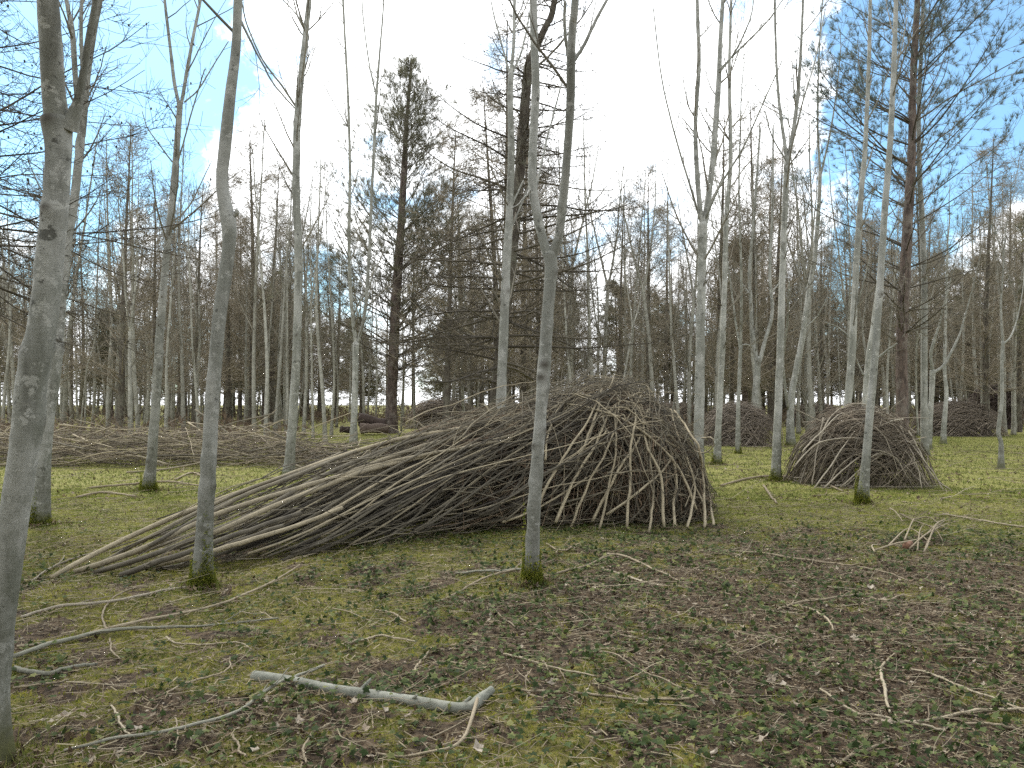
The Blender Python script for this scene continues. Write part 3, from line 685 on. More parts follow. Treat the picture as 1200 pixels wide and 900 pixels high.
def pine(label, trunk, D, H, seed, z0, crown_z, blen, tuft_n, tl, nb=90, shape=1.0, group=None, up=0.08, tw=0.014, pw=0.75, nm='pneedle', sp=0.30):
    rng = rg(seed)
    tp = px_path(trunk, D, rng); b = tp[0, :3]; base = np.array([b[0], b[1], float(gz(b[0], b[1]))]); tp[0, 2] = base[2] - 0.06
    if tp[-1, 2] < H:
        tp = np.vstack([tp, [tp[-1, 0], tp[-1, 1], H, 0.02]])
    S = spline(tp, 80); S[:, 3] = np.maximum(S[:, 3], .01)
    root = thing('pine_tree', base, label, 'tree', group)
    V, Q, sc = trunk_arrays(S[:, :3], S[:, 3], 16, rng, 0.18, 8, 0.05)
    link('trunk', mk_mesh('trunk', V - base, Q, None, {'scar': sc * 0}), M['pine'], root)
    # whorls
    zw = np.sort(z0 + (H * 0.99 - z0) * rng.random(nb) ** 1.25); zw = np.round(zw / 0.55) * 0.55 + rng.normal(0, 0.04, nb)
    zw = np.clip(zw, z0, H * 0.99)
    x = np.interp(zw, S[:, 2], S[:, 0]); y = np.interp(zw, S[:, 2], S[:, 1]); rr = np.interp(zw, S[:, 2], S[:, 3])
    p = np.stack([x, y, zw], 1); az = rng.uniform(0, 6.28, nb); zf = zw / H
    el = 0.15 + 0.75 * zf + rng.normal(0, 0.12, nb)
    d = np.stack([np.cos(az), np.sin(az), np.tan(np.clip(el, -0.4, 1.2))], 1)
    prof = np.clip((1.0 - zf) / (1.0 - crown_z / H), 0, 1) ** pw * np.where(zw < crown_z, np.clip((zw - z0) / max(0.1, crown_z - z0), 0, 1) * 0.4 + 0.6, 1)
    l = (blen * prof * shape + 0.18) * rng.uniform(0.65, 1.1, nb)
    b1 = grow(p, d, l, 9, up * 0.3, 0.07, rng, up); r1 = taper(np.minimum(rr * 0.25, 0.006 + 0.0055 * l), 9, 0.25)
    lim = Tubes()
    for k in range(nb):
        if l[k] > 1.0: Tubes().add(b1[k], r1[k], 6, rng.random(1)).obj('branch', M['larchtwig'], root, base)
        else: lim.add(b1[k:k + 1], r1[k:k + 1], 5, rng.random(1))
    K = 8
    p2, T2, q2 = along(b1, r1, rng.uniform(0.2, 1.0, (nb, K)))
    l2 = np.repeat(l, K) * rng.uniform(0.12, 0.42, len(p2)) + 0.12
    b2 = grow(p2, off_dir(T2, rng.uniform(0.5, 1.0, len(p2)), rng), l2, 6, up, 0.1, rng); r2 = taper(np.maximum(q2 * 0.5, 0.006), 6, 0.5)
    lim.add(b2, r2, 4, rng.random(len(b2)))
    p3, T3, q3 = along(b2, r2, rng.uniform(0.3, 1.0, (len(b2), 3)))
    b3 = grow(p3, off_dir(T3, rng.uniform(0.4, 0.9, len(p3)), rng), rng.uniform(0.12, 0.4, len(p3)), 4, up * 1.5, 0.08, rng); r3 = taper(np.maximum(q3 * 0.7, 0.005), 4, 0.7)
    lim.add(b3, r3, 3, rng.random(len(b3)))
    lim.obj('twig', M['twig'], root, base)['kind'] = 'stuff'
    # needle tufts at shoot ends
    e = np.concatenate([b3[:, -1], b3[:, 2], b2[:, -1], b1[:, -1]]); ed = np.concatenate([b3[:, -1] - b3[:, -2], b3[:, -1] - b3[:, -2], b2[:, -1] - b2[:, -2], b1[:, -1] - b1[:, -2]])
    ed = unit(unit(ed) + np.array([0, 0, 0.35]))
    keep = rng.random(len(e)) < np.clip((e[:, 2] - crown_z * 0.75) / (H * 0.25), 0.0, 1.0) * np.clip(1.0 - 0.5 * ((e[:, 2] / H - 0.55) / 0.45).clip(0, 1), 0.2, 1)
    e, ed = e[keep], ed[keep]
    V, T, rd = needles(e, ed, tuft_n, tl, tw, sp, rng)
    link('needles', mk_mesh('needles', V - base, None, T, {'rnd': rd}, False), M[nm], root)['kind'] = 'stuff'
    return root
pine('dark-stemmed pine with a shaggy pointed top above the far logs', [(458, 506, 19), (459, 470, 15), (461, 420, 14), (464, 350, 13), (469, 280, 11), (473, 210, 9), (476, 150, 6), (480, 100, 4), (482, 72, 3)], 35, 15.9, 61, 2.3, 3.6, 5.0, 10, 0.28, 200, 1.0, tw=0.012, up=0.06, pw=0.66, nm='gneedle')
pine('thick red-barked pine with bluish needle clumps behind the right brush mound', [(1057, 536, 22), (1057, 470, 17), (1057, 400, 16), (1060, 330, 16), (1064, 260, 14), (1068, 190, 12), (1070, 100, 10), (1075, 0, 8), (1077, -60, 7)], 21, 14.5, 62, 3.0, 7.6, 3.7, 18, 0.16, 125, 1.0, up=0.07, tw=0.008, sp=0.45)

# ------------------------------------------------------------------ copied trees of the wood behind
def as_mesh_pair(make, *a):
    """Builds one kind of distant tree round the origin; returns [(part name, mesh, kind)]"""
    return make(*a)
def far_pale(seed, h, r, fork):
    rng = rg(seed)
    tr, cr = Tubes(), Tubes()
    P = grow([[0, 0, -0.1]], [[rng.normal(0, .04), rng.normal(0, .04), 1]], h if not fork else h * fork, 14, 0.06, 0.022, rng); rr = taper(np.array([r]), 14, 0.16 if not fork else 0.72, 0.9)
    rr[:, 0] *= 1.35
    tr.add(P, rr, 8, rng.random(1)); st = [(P, rr)]
    if fork:
        d = unit(P[:, -1] - P[:, -2])
        for s in (-1, 1):
            a = rng.uniform(0, 6.28); off = np.array([[math.cos(a), math.sin(a), 0]]) * 0.28 * s
            Q = grow(P[:, -1], d + off, h * (1 - fork) * rng.uniform(0.85, 1.0), 12, 0.09, 0.04, rng); q = taper(rr[:, -1] * 0.75, 12, 0.15)
            tr.add(Q, q, 7, rng.random(1)); st.append((Q, q))
    for P, rr in st:
        K = 15 if not fork else 9
        t = np.sort(rng.uniform(0.28 if not fork else 0.05, 0.99, (1, K)), 1)
        p, T, q = along(P, rr, t)
        l = (0.5 + (1 - t[0]) * 0.20 * h) * rng.uniform(0.5, 1.1, K)
        b1 = grow(p, off_dir(T, rng.uniform(0.4, 0.8, K), rng), l, 8, 0.10, 0.06, rng); r1 = taper(np.minimum(q * 0.45, 0.008 + 0.008 * l), 8, 0.3)
        cr.add(b1, r1, 4, rng.random(K))
        p2, T2, q2 = along(b1, r1, rng.uniform(0.15, 0.98, (K, 6)))
        b2 = grow(p2, off_dir(T2, rng.uniform(0.4, 0.8, len(p2)), rng), rng.uniform(0.25, 0.9, len(p2)), 5, 0.1, 0.08, rng); r2 = taper(np.maximum(q2 * 0.6, 0.0055), 5, 0.5)
        cr.add(b2, r2, 3, rng.random(len(b2)))
        p3, T3, q3 = along(b2, r2, rng.uniform(0.2, 1.0, (len(b2), 3)))
        b3 = grow(p3, off_dir(T3, rng.uniform(0.4, 0.8, len(p3)), rng), rng.uniform(0.1, 0.45, len(p3)), 3, 0.1, 0.1, rng)
        cr.add(b3, taper(np.maximum(q3 * 0.7, 0.005), 3, 0.6), 3, rng.random(len(b3)))
    return [('trunk', tr.mesh('trunk'), M['ash_far'], None), ('crown', cr.mesh('crown'), M['twig'], None)]
def far_larch(seed, h, r, brown):
    rng = rg(seed); tr, cr = Tubes(), Tubes()
    P = grow([[0, 0, -0.1]], [[0.01, 0, 1]], h, 14, 0.05, 0.012, rng); rr = taper(np.array([r]), 14, 0.08); rr[:, 0] *= 1.3
    tr.add(P, rr, 9, rng.random(1))
    nb = 110
    t = np.sort(rng.uniform(0.14, 0.99, (1, nb)), 1); p, T, q = along(P, rr, t)
    az = rng.uniform(0, 6.28, nb)
    upk = 0.25 if not brown else 0.55
    d = np.stack([np.cos(az), np.sin(az), rng.normal(upk, 0.15, nb)], 1)
    l = ((1.02 - t[0]) ** 0.7 * h * 0.24 + 0.25) * rng.uniform(0.55, 1.05, nb)
    b1 = grow(p, d, l, 7, -0.01, 0.06, rng, 0.10); r1 = taper(np.minimum(q * 0.4, 0.008 + 0.006 * l), 7, 0.3)
    cr.add(b1, r1, 4, rng.random(nb))
    p2, T2, q2 = along(b1, r1, rng.uniform(0.15, 0.99, (nb, 10)))
    b2 = grow(p2, off_dir(T2, rng.uniform(0.5, 1.1, len(p2)), rng), np.repeat(l, 10) * rng.uniform(0.1, 0.35, len(p2)) + 0.1, 4, 0.05, 0.1, rng); r2 = taper(np.maximum(q2 * 0.5, 0.0058), 4, 0.6)
    cr.add(b2, r2, 3, rng.random(len(b2)))
    p3, T3, q3 = along(b2, r2, rng.uniform(0.2, 1.0, (len(b2), 3)))
    b3 = grow(p3, off_dir(T3, rng.uniform(0.5, 1.1, len(p3)), rng), rng.uniform(0.08, 0.4, len(p3)), 2, 0.03, 0.1, rng)
    cr.add(b3, taper(np.maximum(q3 * 0.8, 0.0055), 2, 0.8), 3, rng.random(len(b3)))
    return [('trunk', tr.mesh('trunk'), M['larch'], None), ('crown', cr.mesh('crown'), M['browntwig'], None)]
def far_conifer(seed, h, r, z0, dens, blen):
    rng = rg(seed); tr, cr = Tubes(), Tubes()
    P = grow([[0, 0, -0.1]], [[0.01, 0, 1]], h, 12, 0.05, 0.012, rng); rr = taper(np.array([r]), 12, 0.08); rr[:, 0] *= 1.25
    tr.add(P, rr, 9, rng.random(1))
    nb = int(100 * dens)
    t = np.sort(rng.uniform(z0 / h, 0.99, (1, nb)), 1); p, T, q = along(P, rr, t)
    az = rng.uniform(0, 6.28, nb); d = np.stack([np.cos(az), np.sin(az), rng.normal(0.12, 0.16, nb) + 0.5 * t[0] ** 2], 1)
    l = ((1.02 - t[0]) ** 0.75 * blen + 0.3) * rng.uniform(0.55, 1.1, nb)
    b1 = grow(p, d, l, 8, -0.03, 0.07, rng, 0.06); r1 = taper(np.minimum(q * 0.4, 0.008 + 0.008 * l), 8, 0.3)
    cr.add(b1, r1, 4, rng.random(nb))
    K = 12
    p2, T2, q2 = along(b1, r1, rng.uniform(0.2, 1.0, (nb, K)))
    d2 = off_dir(T2, rng.uniform(0.5, 1.1, len(p2)), rng); d2[:, 2] *= 0.5
    b2 = grow(p2, d2, np.repeat(l, K) * rng.uniform(0.08, 0.3, len(p2)) + 0.1, 4, 0.0, 0.1, rng); r2 = taper(np.maximum(q2 * 0.5, 0.005), 4, 0.6)
    cr.add(b2, r2, 3, rng.random(len(b2)))
    e = np.concatenate([b2[:, -1], b2[:, 2], b2[:, 1]]); ed = np.concatenate([b2[:, -1] - b2[:, -2]] * 3)
    V, T3, rd = needles(e, unit(unit(ed) + np.array([0, 0, 0.1])), 5, 0.26, 0.032, 0.5, rng)
    return [('trunk', tr.mesh('trunk'), M['pine'], None), ('branch', cr.mesh('branch'), M['browntwig'], None), ('needles', mk_mesh('needles', V, None, T3, {'rnd': rd}, False), M['sneedle'], 'stuff')]
for_all = {
    'pale': [far_pale(101, 11.5, 0.085, 0), far_pale(102, 12.5, 0.10, 0), far_pale(103, 10.5, 0.07, 0), far_pale(104, 12, 0.095, 0.50), far_pale(105, 11.5, 0.085, 0), far_pale(106, 9.5, 0.055, 0), far_pale(107, 12.5, 0.09, 0.38), far_pale(108, 8.0, 0.045, 0.5)],
    'larch': [far_larch(121, 13, 0.16, False), far_larch(122, 12, 0.14, True), far_larch(123, 14, 0.17, True), far_larch(124, 11, .13, True)],
    'conifer': [far_conifer(131, 8.5, 0.16, 1.5, 1.1, 3.2), far_conifer(132, 9.5, 0.17, 2.0, 1.0, 3.0), far_conifer(133, 7.5, 0.15, 1.2, 1.2, 3.4), far_conifer(134, 10, 0.17, 2.0, 0.9, 2.8)],
}
NAME = {'pale': 'bare_tree', 'larch': 'larch_tree', 'conifer': 'conifer_tree'}
def place(kind, var, x, y, s, rz, label, group, tilt=0.0):
    root = thing(NAME[kind], (x, y, float(gz(x, y))), label, 'tree', group, rz)
    root.scale = (s, s, s); root.rotation_euler = (tilt, tilt * 0.7, rz)
    for nm, me, mat, kd in for_all[kind][var % len(for_all[kind])]:
        o = link(nm, me, mat, root)
        if kd: o['kind'] = kd
    return root
wr = rg(777)
# slim trunks whose feet the photograph shows
seen = [(108, 503, 0, 'slim straight trunk behind the low heap, second right of the mossy-footed tree'), (126, 506, 2, 'thin trunk closely left of the forked-crown slim tree behind the low heap'), (142, 500, 4, 'slim tree forking low in the undergrowth left of the mossy-footed forked tree'), (153, 507, 1, 'stouter slim trunk just left of the mossy-footed forked tree'), (203, 501, 0, 'slim trunk just left of the kinked tree, left one of a close pair'), (212, 498, 5, 'thin trunk just left of the kinked tree, right one of a close pair'), (235, 496, 2, 'thin trunk half hidden behind the kinked tree'), (271, 494, 0, 'slim straight trunk first to the right of the kinked tree'), (293, 499, 3, 'slim low-forked tree midway between the kinked and ringed trunks'), (322, 509, 1, 'stouter slim trunk just left of the ringed trunk'), (334, 500, 0, 'slim trunk almost touching the ringed trunk on its left'),
        (367, 516, 5, 'thin leaning trunk just right of the ringed trunk'), (388, 512, 2, 'thin trunk with mossy foot left of the slim forked tree'), (427, 496, 1, 'slim trunk right behind the far log stack'), (440, 493, 0, 'slim trunk between the far log stack and the shaggy pine'), (470, 505, 7, 'small crooked pale sapling hugging the shaggy pine on its right'), (486, 503, 5, 'thin leaning sapling right of the shaggy pine'), (544, 503, 6, 'low-forked slim tree left of the dark larch'), (552, 500, 0, 'slim straight trunk closest to the dark larch on its left'), (560, 497, 5, 'thinnest trunk left of the dark larch'),
        (672, 515, 2, 'leaning thin trunk right of the lyre-shaped tree'), (699, 513, 1, 'stouter slim trunk above the crest of the brush dome'), (708, 507, 3, 'low-forked slim tree above the crest of the brush dome'), (735, 512, 0, 'slim straight trunk right of the crest of the brush dome'), (768, 513, 3, 'low-forked slim tree above the right shoulder of the brush dome'), (797, 517, 2, 'thin trunk just left of the spreading forked tree'), (744, 501, 5, 'thinnest trunk behind the right half of the brush dome'), (782, 502, 7, 'small forked sapling behind the right shoulder of the brush dome'),
        (953, 500, 5, 'thin trunk between the leaning pale tree and the right mound'), (968, 498, 0, 'slim trunk left behind the right mound'), (1120, 507, 7, 'small forked sapling before the wide dark far pile'), (1150, 505, 5, 'thin trunk right of the wide dark far pile'), (60, 499, 0, 'slim trunk in the undergrowth right behind the thick left trunk'), (20, 505, 1, 'stouter slim trunk left of the thick left trunk'), (3, 510, 4, 'forked slim tree at the extreme left edge')]
taken = []
for u, v, k, z in seen:
    D = F * CAMH / (v - HZ); x = (u - 600) / F * D
    place('pale', k, x, D, wr.uniform(0.92, 1.12), wr.uniform(0, 6.28), z, 'slim trunks among the far piles', wr.normal(0, 0.02))
    taken.append((x, D))
ZN = [(95, 'left of the mossy-footed tree'), (215, 'between the mossy-footed and kinked trunks'), (340, 'between the kinked and ringed trunks'), (415, 'between the ringed and slim forked trunks'), (465, 'beside the shaggy pine'), (580, 'between the shaggy pine and dark larch'), (660, 'around the lyre-shaped tree'),
      (740, 'above the left half of the dome'), (820, 'above the right half of the dome'), (880, 'around the round reddish pile'), (960, 'between reddish pile and right mound'), (1055, 'above the right mound'), (1120, 'just right of the red-barked pine'), (9999, 'at the far right edge')]
LW = {'pale': 'slender pale tree', 'larch': 'bare larch', 'conifer': 'olive conifer'}
deep = []
def scatter_trees(n, y0, y1, dmin, kinds, u0=-60, u1=1260, avoid=None, smin=0.85, smax=1.18):
    c = 0; tries = 0
    while c < n and tries < n * 60:
        tries += 1
        y = math.sqrt(wr.uniform(y0 * y0, y1 * y1)); u = wr.uniform(u0, u1); x = (u - 600) / F * y
        if any((x - a) ** 2 + (y - b) ** 2 < dmin * dmin for a, b in taken): continue
        if avoid and avoid(x, y, u): continue
        taken.append((x, y)); kd = kinds[int(wr.integers(0, len(kinds)))]
        zn = next(t for a, t in ZN if u < a); rk = 'front rank' if y < 42 else ('middle rank' if y < 58 else 'farthest rank')
        r = place(kd, int(wr.integers(0, 8)), x, y, wr.uniform(smin, smax), wr.uniform(0, 6.28), f'{LW[kd]} in {rk} {zn}', f'{kd} trees, {rk}, {zn}', wr.normal(0, 0.02))
        deep.append((u, r)); c += 1
scatter_trees(105, 29, 50, 1.2, ['pale', 'pale', 'pale', 'larch'], avoid=lambda x, y, u: 395 < u < 520 and y < 52)
scatter_trees(20, 44, 58, 2.0, ['larch', 'larch', 'conifer'], avoid=lambda x, y, u: 400 < u < 520)
scatter_trees(100, 48, 66, 1.3, ['larch', 'larch', 'pale', 'larch', 'pale', 'conifer'], avoid=lambda x, y, u: 420 < u < 510 and y < 58)
scatter_trees(55, 25, 44, 1.1, ['pale'], avoid=lambda x, y, u: (395 < u < 520 and y < 40) or (u > 900 and y < 34) or (600 < u < 900 and y < 28), smin=0.7, smax=1.05)
scatter_trees(80, 60, 82, 1.5, ['conifer', 'larch', 'larch', 'pale'])
scatter_trees(44, 50, 74, 1.2, ['pale', 'pale', 'larch'])
for a, b in ((-330, -70), (1270, 1530)): scatter_trees(24, 26, 72, 1.8, ['larch', 'pale', 'conifer'], a, b)
by = {}
for u, r in sorted(deep, key=lambda t: t[0]): by.setdefault(r['label'], []).append(r)
NTH = ['first', 'second', 'third', 'fourth', 'fifth', 'sixth', 'seventh', 'eighth', 'ninth', 'tenth', 'eleventh', 'twelfth', 'thirteenth', 'fourteenth', 'fifteenth', 'sixteenth']
for lb, rs in by.items():
    for k, r in enumerate(rs):
        if len(rs) > 1: r['label'] = f'{lb}, {NTH[min(k, 15)]} from left'
place('larch', 2, (886 - 600) / F * 33, 33, 1.0, 1.0, 'brown twiggy larch with a pointed top above the round reddish pile', None)
place('larch', 3, (858 - 600) / F * 36, 36, 0.95, 2.2, 'smaller twiggy larch left of the pointed brown one above the reddish pile', None)
place('larch', 1, (1194 - 600) / F * 36, 36, 0.85, 0.4, 'reddish brown twiggy larch cut by the right edge above the grass', None)

# unseen wood added behind the viewer to shade the fronts of the trunks
def shade_wood_behind():
    rng = rg(888); VV, TT, RR, base = [], [], [], 0; tb = Tubes()
    for k in range(60):
        a = rng.uniform(R(100), R(440)); d = rng.uniform(7, 26)
        if R(-48) < ((a + math.pi) % (2 * math.pi) - math.pi) - R(90) < R(48): continue
        x, y = d * math.cos(a), d * math.sin(a)
        if y > 1: continue
        h = rng.uniform(9, 13); zb = float(gz(x, y))
        tb.add(np.array([[x, y, zb - .1], [x + .05, y, zb + h * .5], [x, y + .05, zb + h]]), np.array([.15, .10, .02]), 7)
        n = 900; z = rng.uniform(1.5, h, n); r = (1.03 - z / h) ** 0.8 * 2.6 * np.sqrt(rng.random(n)); f = rng.uniform(0, 6.28, n)
        P = np.stack([x + r * np.cos(f), y + r * np.sin(f), z + zb], 1)
        V, T, rd = needles(P, unit(np.stack([np.cos(f), np.sin(f), 0 * f + .1], 1)), 2, 0.55, 0.10, 0.5, rng)
        VV.append(V); TT.append(T + base); RR.append(rd); base += len(V)
    V, Q, _, r = tb.arrays()
    me = mk_mesh('woodland', np.vstack([V] + VV), Q, np.concatenate(TT) + len(V), {'rnd': np.concatenate([r] + RR)}, False)
    tag(link('woodland', me, M['sneedle']), 'unseen conifer wood added behind the viewpoint to shade the trunks', 'woodland', None, 'stuff')
shade_wood_behind()

# ------------------------------------------------------------------ brush piles
def stick_rad(l, rng, lo=0.006, hi=0.02): return np.clip(0.004 + 0.0065 * l, lo, hi) * rng.uniform(0.7, 1.2, np.shape(l))
def sticks_as_parts(root, base, paths, rads, rnds, mat, sides=7):
    for P, r, q in zip(paths, rads, rnds):
        Tubes().add(P, r, sides, [q], True).obj('stick', mat, root, base)
def mound(label, cx, cy, rx, ry, h, yaw, n, nfine, seed, mat, fmat, spread=0.5, r=(0.007, 0.016), group=None, parts=True, fl=(0.3, 1.0), name='brush_pile', fr=0.0045):
    """Domed heap of long cut sticks lying over one another with fine twigs inside."""
    rng = rg(seed)
    base = np.array([cx, cy, float(gz(cx, cy))])
    root = thing(name, base, label, 'brush pile', group)
    yaw += rng.uniform(-.4, .4); cs, sn = math.cos(yaw), math.sin(yaw)
    def surf(a, b, k):
        k = k * (0.84 + 0.38 * (fbm(a * 1.4 + seed, b * 1.4, seed, 3)))
        z = h * np.sqrt(np.clip(1 - a ** 2 - b ** 2, 0, 1)) * k
        X, Y = a * rx * (0.35 + .65 * k), b * ry * (0.35 + .65 * k)
        return np.stack([X * cs - Y * sn, X * sn + Y * cs, z + 0.01], -1)
    def arc(n, k0, k1, l0, l1, m=12):
        th = rng.normal(0, spread, n); ln = rng.uniform(l0, l1, n); mid = rng.uniform(-0.75, 0.75, n); off = rng.uniform(-0.98, 0.98, n)
        kk = rng.uniform(k0, k1, n)
        t = np.linspace(-0.5, 0.5, m)[None] * ln[:, None] + mid[:, None] * 0.6
        wv = np.cumsum(rng.normal(0, 0.02, (n, m)), 1)
        a = t * np.cos(th)[:, None] - (off[:, None] + wv) * np.sin(th)[:, None]; b = t * np.sin(th)[:, None] + (off[:, None] + wv) * np.cos(th)[:, None]
        rad = np.sqrt(a * a + b * b); a = np.where(rad > 1.06, a / rad * 1.06, a); b = np.where(rad > 1.06, b / rad * 1.06, b)
        P = surf(a, b, kk[:, None])
        ch = P[:, :1] + (P[:, -1:] - P[:, :1]) * np.linspace(0, 1, m)[None, :, None]
        st = rng.uniform(0, 0.35, n)[:, None, None]
        P = P * (1 - st) + ch * st + np.cumsum(rng.normal(0, 0.008, P.shape), 1)
        P[..., 2] = np.maximum(P[..., 2], 0.008)
        return P
    P = arc(n, 0.72, 1.04, 0.8, 2.0); L = np.sum(np.linalg.norm(np.diff(P, axis=1), axis=2), 1)
    rr = taper(rng.uniform(*r, n), 12, 0.4); q = np.clip(rng.beta(1.6, 1.9, n), 0, 1)
    P += (rng.normal(0, 0.035, n)[:, None, None] * np.array([.3, .3, 1.])) * h; P[..., 2] = np.maximum(P[..., 2], 0.008)
    if parts: sticks_as_parts(root, 0 * base, P, rr, q, mat)
    else: Tubes().add(P, rr, 5, q, False).obj('stick', mat, root)['kind'] = 'stuff'
    k = 26; e0 = arc(k, 0.8, 1.0, .3, .8)[:, 6]; dd = unit(np.stack([rng.normal(0, 1, k), rng.normal(0, 1, k), rng.uniform(-0.1, 0.8, k)], 1))
    so = grow(e0 - dd * 0.3 * h, dd, rng.uniform(0.45, 1.0, k) * h, 8, -0.03, 0.06, rng); so[..., 2] = np.maximum(so[..., 2], 0.01)
    Tubes().add(so, taper(rng.uniform(*r, k) * 0.8, 8, 0.4), 5, rng.uniform(0.3, 1, k)).obj('stick', mat, root)['kind'] = 'stuff'
    Fp = arc(nfine, 0.35, 1.03, fl[0], fl[1], 4)
    Fp += rng.normal(0, 0.03, Fp[:, :1].shape) * h + np.cumsum(rng.normal(0, 0.012 * h, Fp.shape), 1)
    Fp[..., 2] = np.maximum(Fp[..., 2], 0.006)
    Tubes().add(Fp, taper(rng.uniform(fr * .7, fr * 1.5, nfine), 4, 0.5), 3, rng.random(nfine)).obj('brushwood', fmat, root)['kind'] = 'stuff'
    return root, base

def main_pile():
    rng = rg(4242)
    base = np.array([0.6, 10.6, 0.0])
    root = thing('brush_pile', base, 'huge long brush pile of cut poles rising from left to a tangled dome', 'brush pile')
    S = np.array([0, .10, .24, .44, .62, .72, .82, .92, 1.0])
    X = np.array([-3.75, -3.1, -2.35, -1.05, .40, 1.15, 1.80, 2.35, 2.62]); Y = np.array([7.15, 7.95, 8.85, 10.1, 10.9, 11.2, 11.3, 11.3, 11.3])
    Z = np.array([.10, .46, .80, 1.22, 1.54, 1.80, 1.66, 1.20, .38]); W = np.array([.62, .80, .95, 1.1, 1.3, 1.45, 1.40, 1.15, .8])
    ax = unit(np.stack([np.gradient(X), np.gradient(Y)], 1))
    def surf(s, phi, rho):
        x, y, z, w = (np.interp(s, S, v) for v in (X, Y, Z, W))
        ex = np.interp(s, S, ax[:, 0]); ey = np.interp(s, S, ax[:, 1])
        lat = np.cos(phi) * w * rho
        return np.stack([x - ey * lat, y + ex * lat, np.sin(phi) ** 0.85 * z * rho + 0.012], -1)   # phi = pi: viewer side
    ssam = np.linspace(0, 1, 200); sx, sy, sz, sw = (np.interp(ssam, S, v) for v in (X, Y, Z, W)); sax = np.stack([np.interp(ssam, S, ax[:, 0]), np.interp(ssam, S, ax[:, 1])], 1)
    def on_pile(u, v, out=0.03):
        best = (1e9, 10.0)
        for D in np.arange(6.2, 12.5, 0.03):
            p = px(u, v, D); dx, dy = p[0] - sx, p[1] - sy
            al = np.abs(dx * sax[:, 0] + dy * sax[:, 1]); i = int(np.argmin(dx * dx + dy * dy)); lat = -dx[i] * sax[i, 1] + dy[i] * sax[i, 0]
            f = (lat / sw[i]) ** 2 + (max(p[2], 0) / sz[i]) ** 2 + (max(0, al[i] - 0.05) / 0.5) ** 2
            if f < best[0]: best = (f, D)
            if f < 1.0 or p[2] < 0.0: return D - out
        return best[1] - out
    n = 350; m = 16
    s0 = 0.05 + rng.uniform(0, 1, n) ** 0.85 * 0.50; ln = rng.uniform(0.34, 0.68, n)
    s1 = np.minimum(s0 + ln, rng.uniform(0.72, 0.96, n))
    tt = np.linspace(0, 1, m)[None]
    s = s0[:, None] + (s1 - s0)[:, None] * tt
    front = rng.random(n) < 0.8
    f0 = np.where(front, rng.uniform(math.pi * 0.60, math.pi * 0.99, n), rng.uniform(0.05, math.pi * 0.6, n))
    f1 = np.where(front, f0 - rng.normal(0.55, 0.3, n) - 0.5 * (f0 > 2.5), f0 + rng.normal(0.3, 0.4, n))
    phi = np.clip(f0[:, None] + (f1 - f0)[:, None] * tt ** 1.2, 0.03, math.pi - 0.01)
    rho = rng.uniform(0.62, 1.12, n)[:, None] + rng.normal(0, 0.05, n)[:, None] * (tt - 0.4)
    P = surf(s, phi, rho) + np.cumsum(np.cumsum(rng.normal(0, 0.0018, (n, m, 3)), 1), 1)
    P[..., 2] += (rng.normal(0, 0.05, n) * (s0 < 0.4))[:, None] * (1 - tt) * 1.5
    # a butt end rests lower than the surface of the heap
    P[..., 2] = np.maximum(P[..., 2] * (0.55 + 0.45 * sstep(0, 0.35, tt)), 0.02)
    P += np.stack([0 * s, 0 * s, 0.05 * np.sin(tt * math.pi) * rng.normal(0, 1, n)[:, None]], -1)
    # poles stay fairly straight
    chord = P[:, :1] + (P[:, -1:] - P[:, :1]) * tt[..., None]
    k = rng.uniform(0.25, 0.75, n)[:, None, None]; P = P * (1 - k) + chord * k
    r0 = (0.007 + 0.015 * rng.beta(1.2, 2.3, n)) ; rr = taper(r0, m, 0.30)
    q = np.clip(np.where(rng.random(n) < 0.16, rng.uniform(0.55, 0.95, n), 0.40 * rng.beta(1.2, 1.5, n)) + 0.2 * (rho[:, 0] - 0.9), 0, 1)
    # top poles coloured paler than the deep ones, painting in the light they catch
    q = np.clip(q + 0.28 * (np.mean(phi, 1) < 2.0) * (rho[:, 0] > .92), 0, 1)
    order = np.argsort(-(rho[:, 0] + 0.3 * front))
    vis = order[:200]; rest = order[200:]
    sticks_as_parts(root, base, P[vis], rr[vis], q[vis], M['stick'], 8)
    # long pale poles that run out to the lower left
    lead = [[(60, 680, 8), (130, 640, 8), (220, 600, 8), (330, 560, 7), (450, 520, 6), (560, 500, 5)], [(86, 675, 9), (170, 640, 9), (260, 600, 8), (360, 570, 8), (470, 540, 6), (600, 515, 4)],
            [(110, 674, 8), (170, 652, 8), (250, 618, 8), (350, 578, 7), (430, 552, 5)], [(140, 678, 9), (200, 656, 9), (270, 632, 8), (350, 606, 7)], [(120, 660, 6), (190, 622, 6), (260, 588, 6), (340, 556, 5), (400, 530, 4)], [(175, 640, 6), (250, 598, 6), (330, 562, 5), (410, 532, 4)],
            [(170, 668, 8), (230, 652, 8), (320, 628, 7), (400, 600, 6)], [(300, 600, 7), (380, 556, 7), (470, 520, 6), (560, 496, 5), (640, 480, 4)], [(330, 590, 7), (420, 548, 7), (520, 515, 6), (600, 500, 4)],
            [(185, 668, 7), (235, 655, 8), (262, 640, 7), (330, 615, 6)], [(230, 610, 7), (290, 580, 7), (350, 556, 6), (420, 528, 5), (500, 505, 4)], [(250, 625, 8), (340, 585, 8), (440, 548, 7), (540, 525, 5), (630, 500, 4)]]
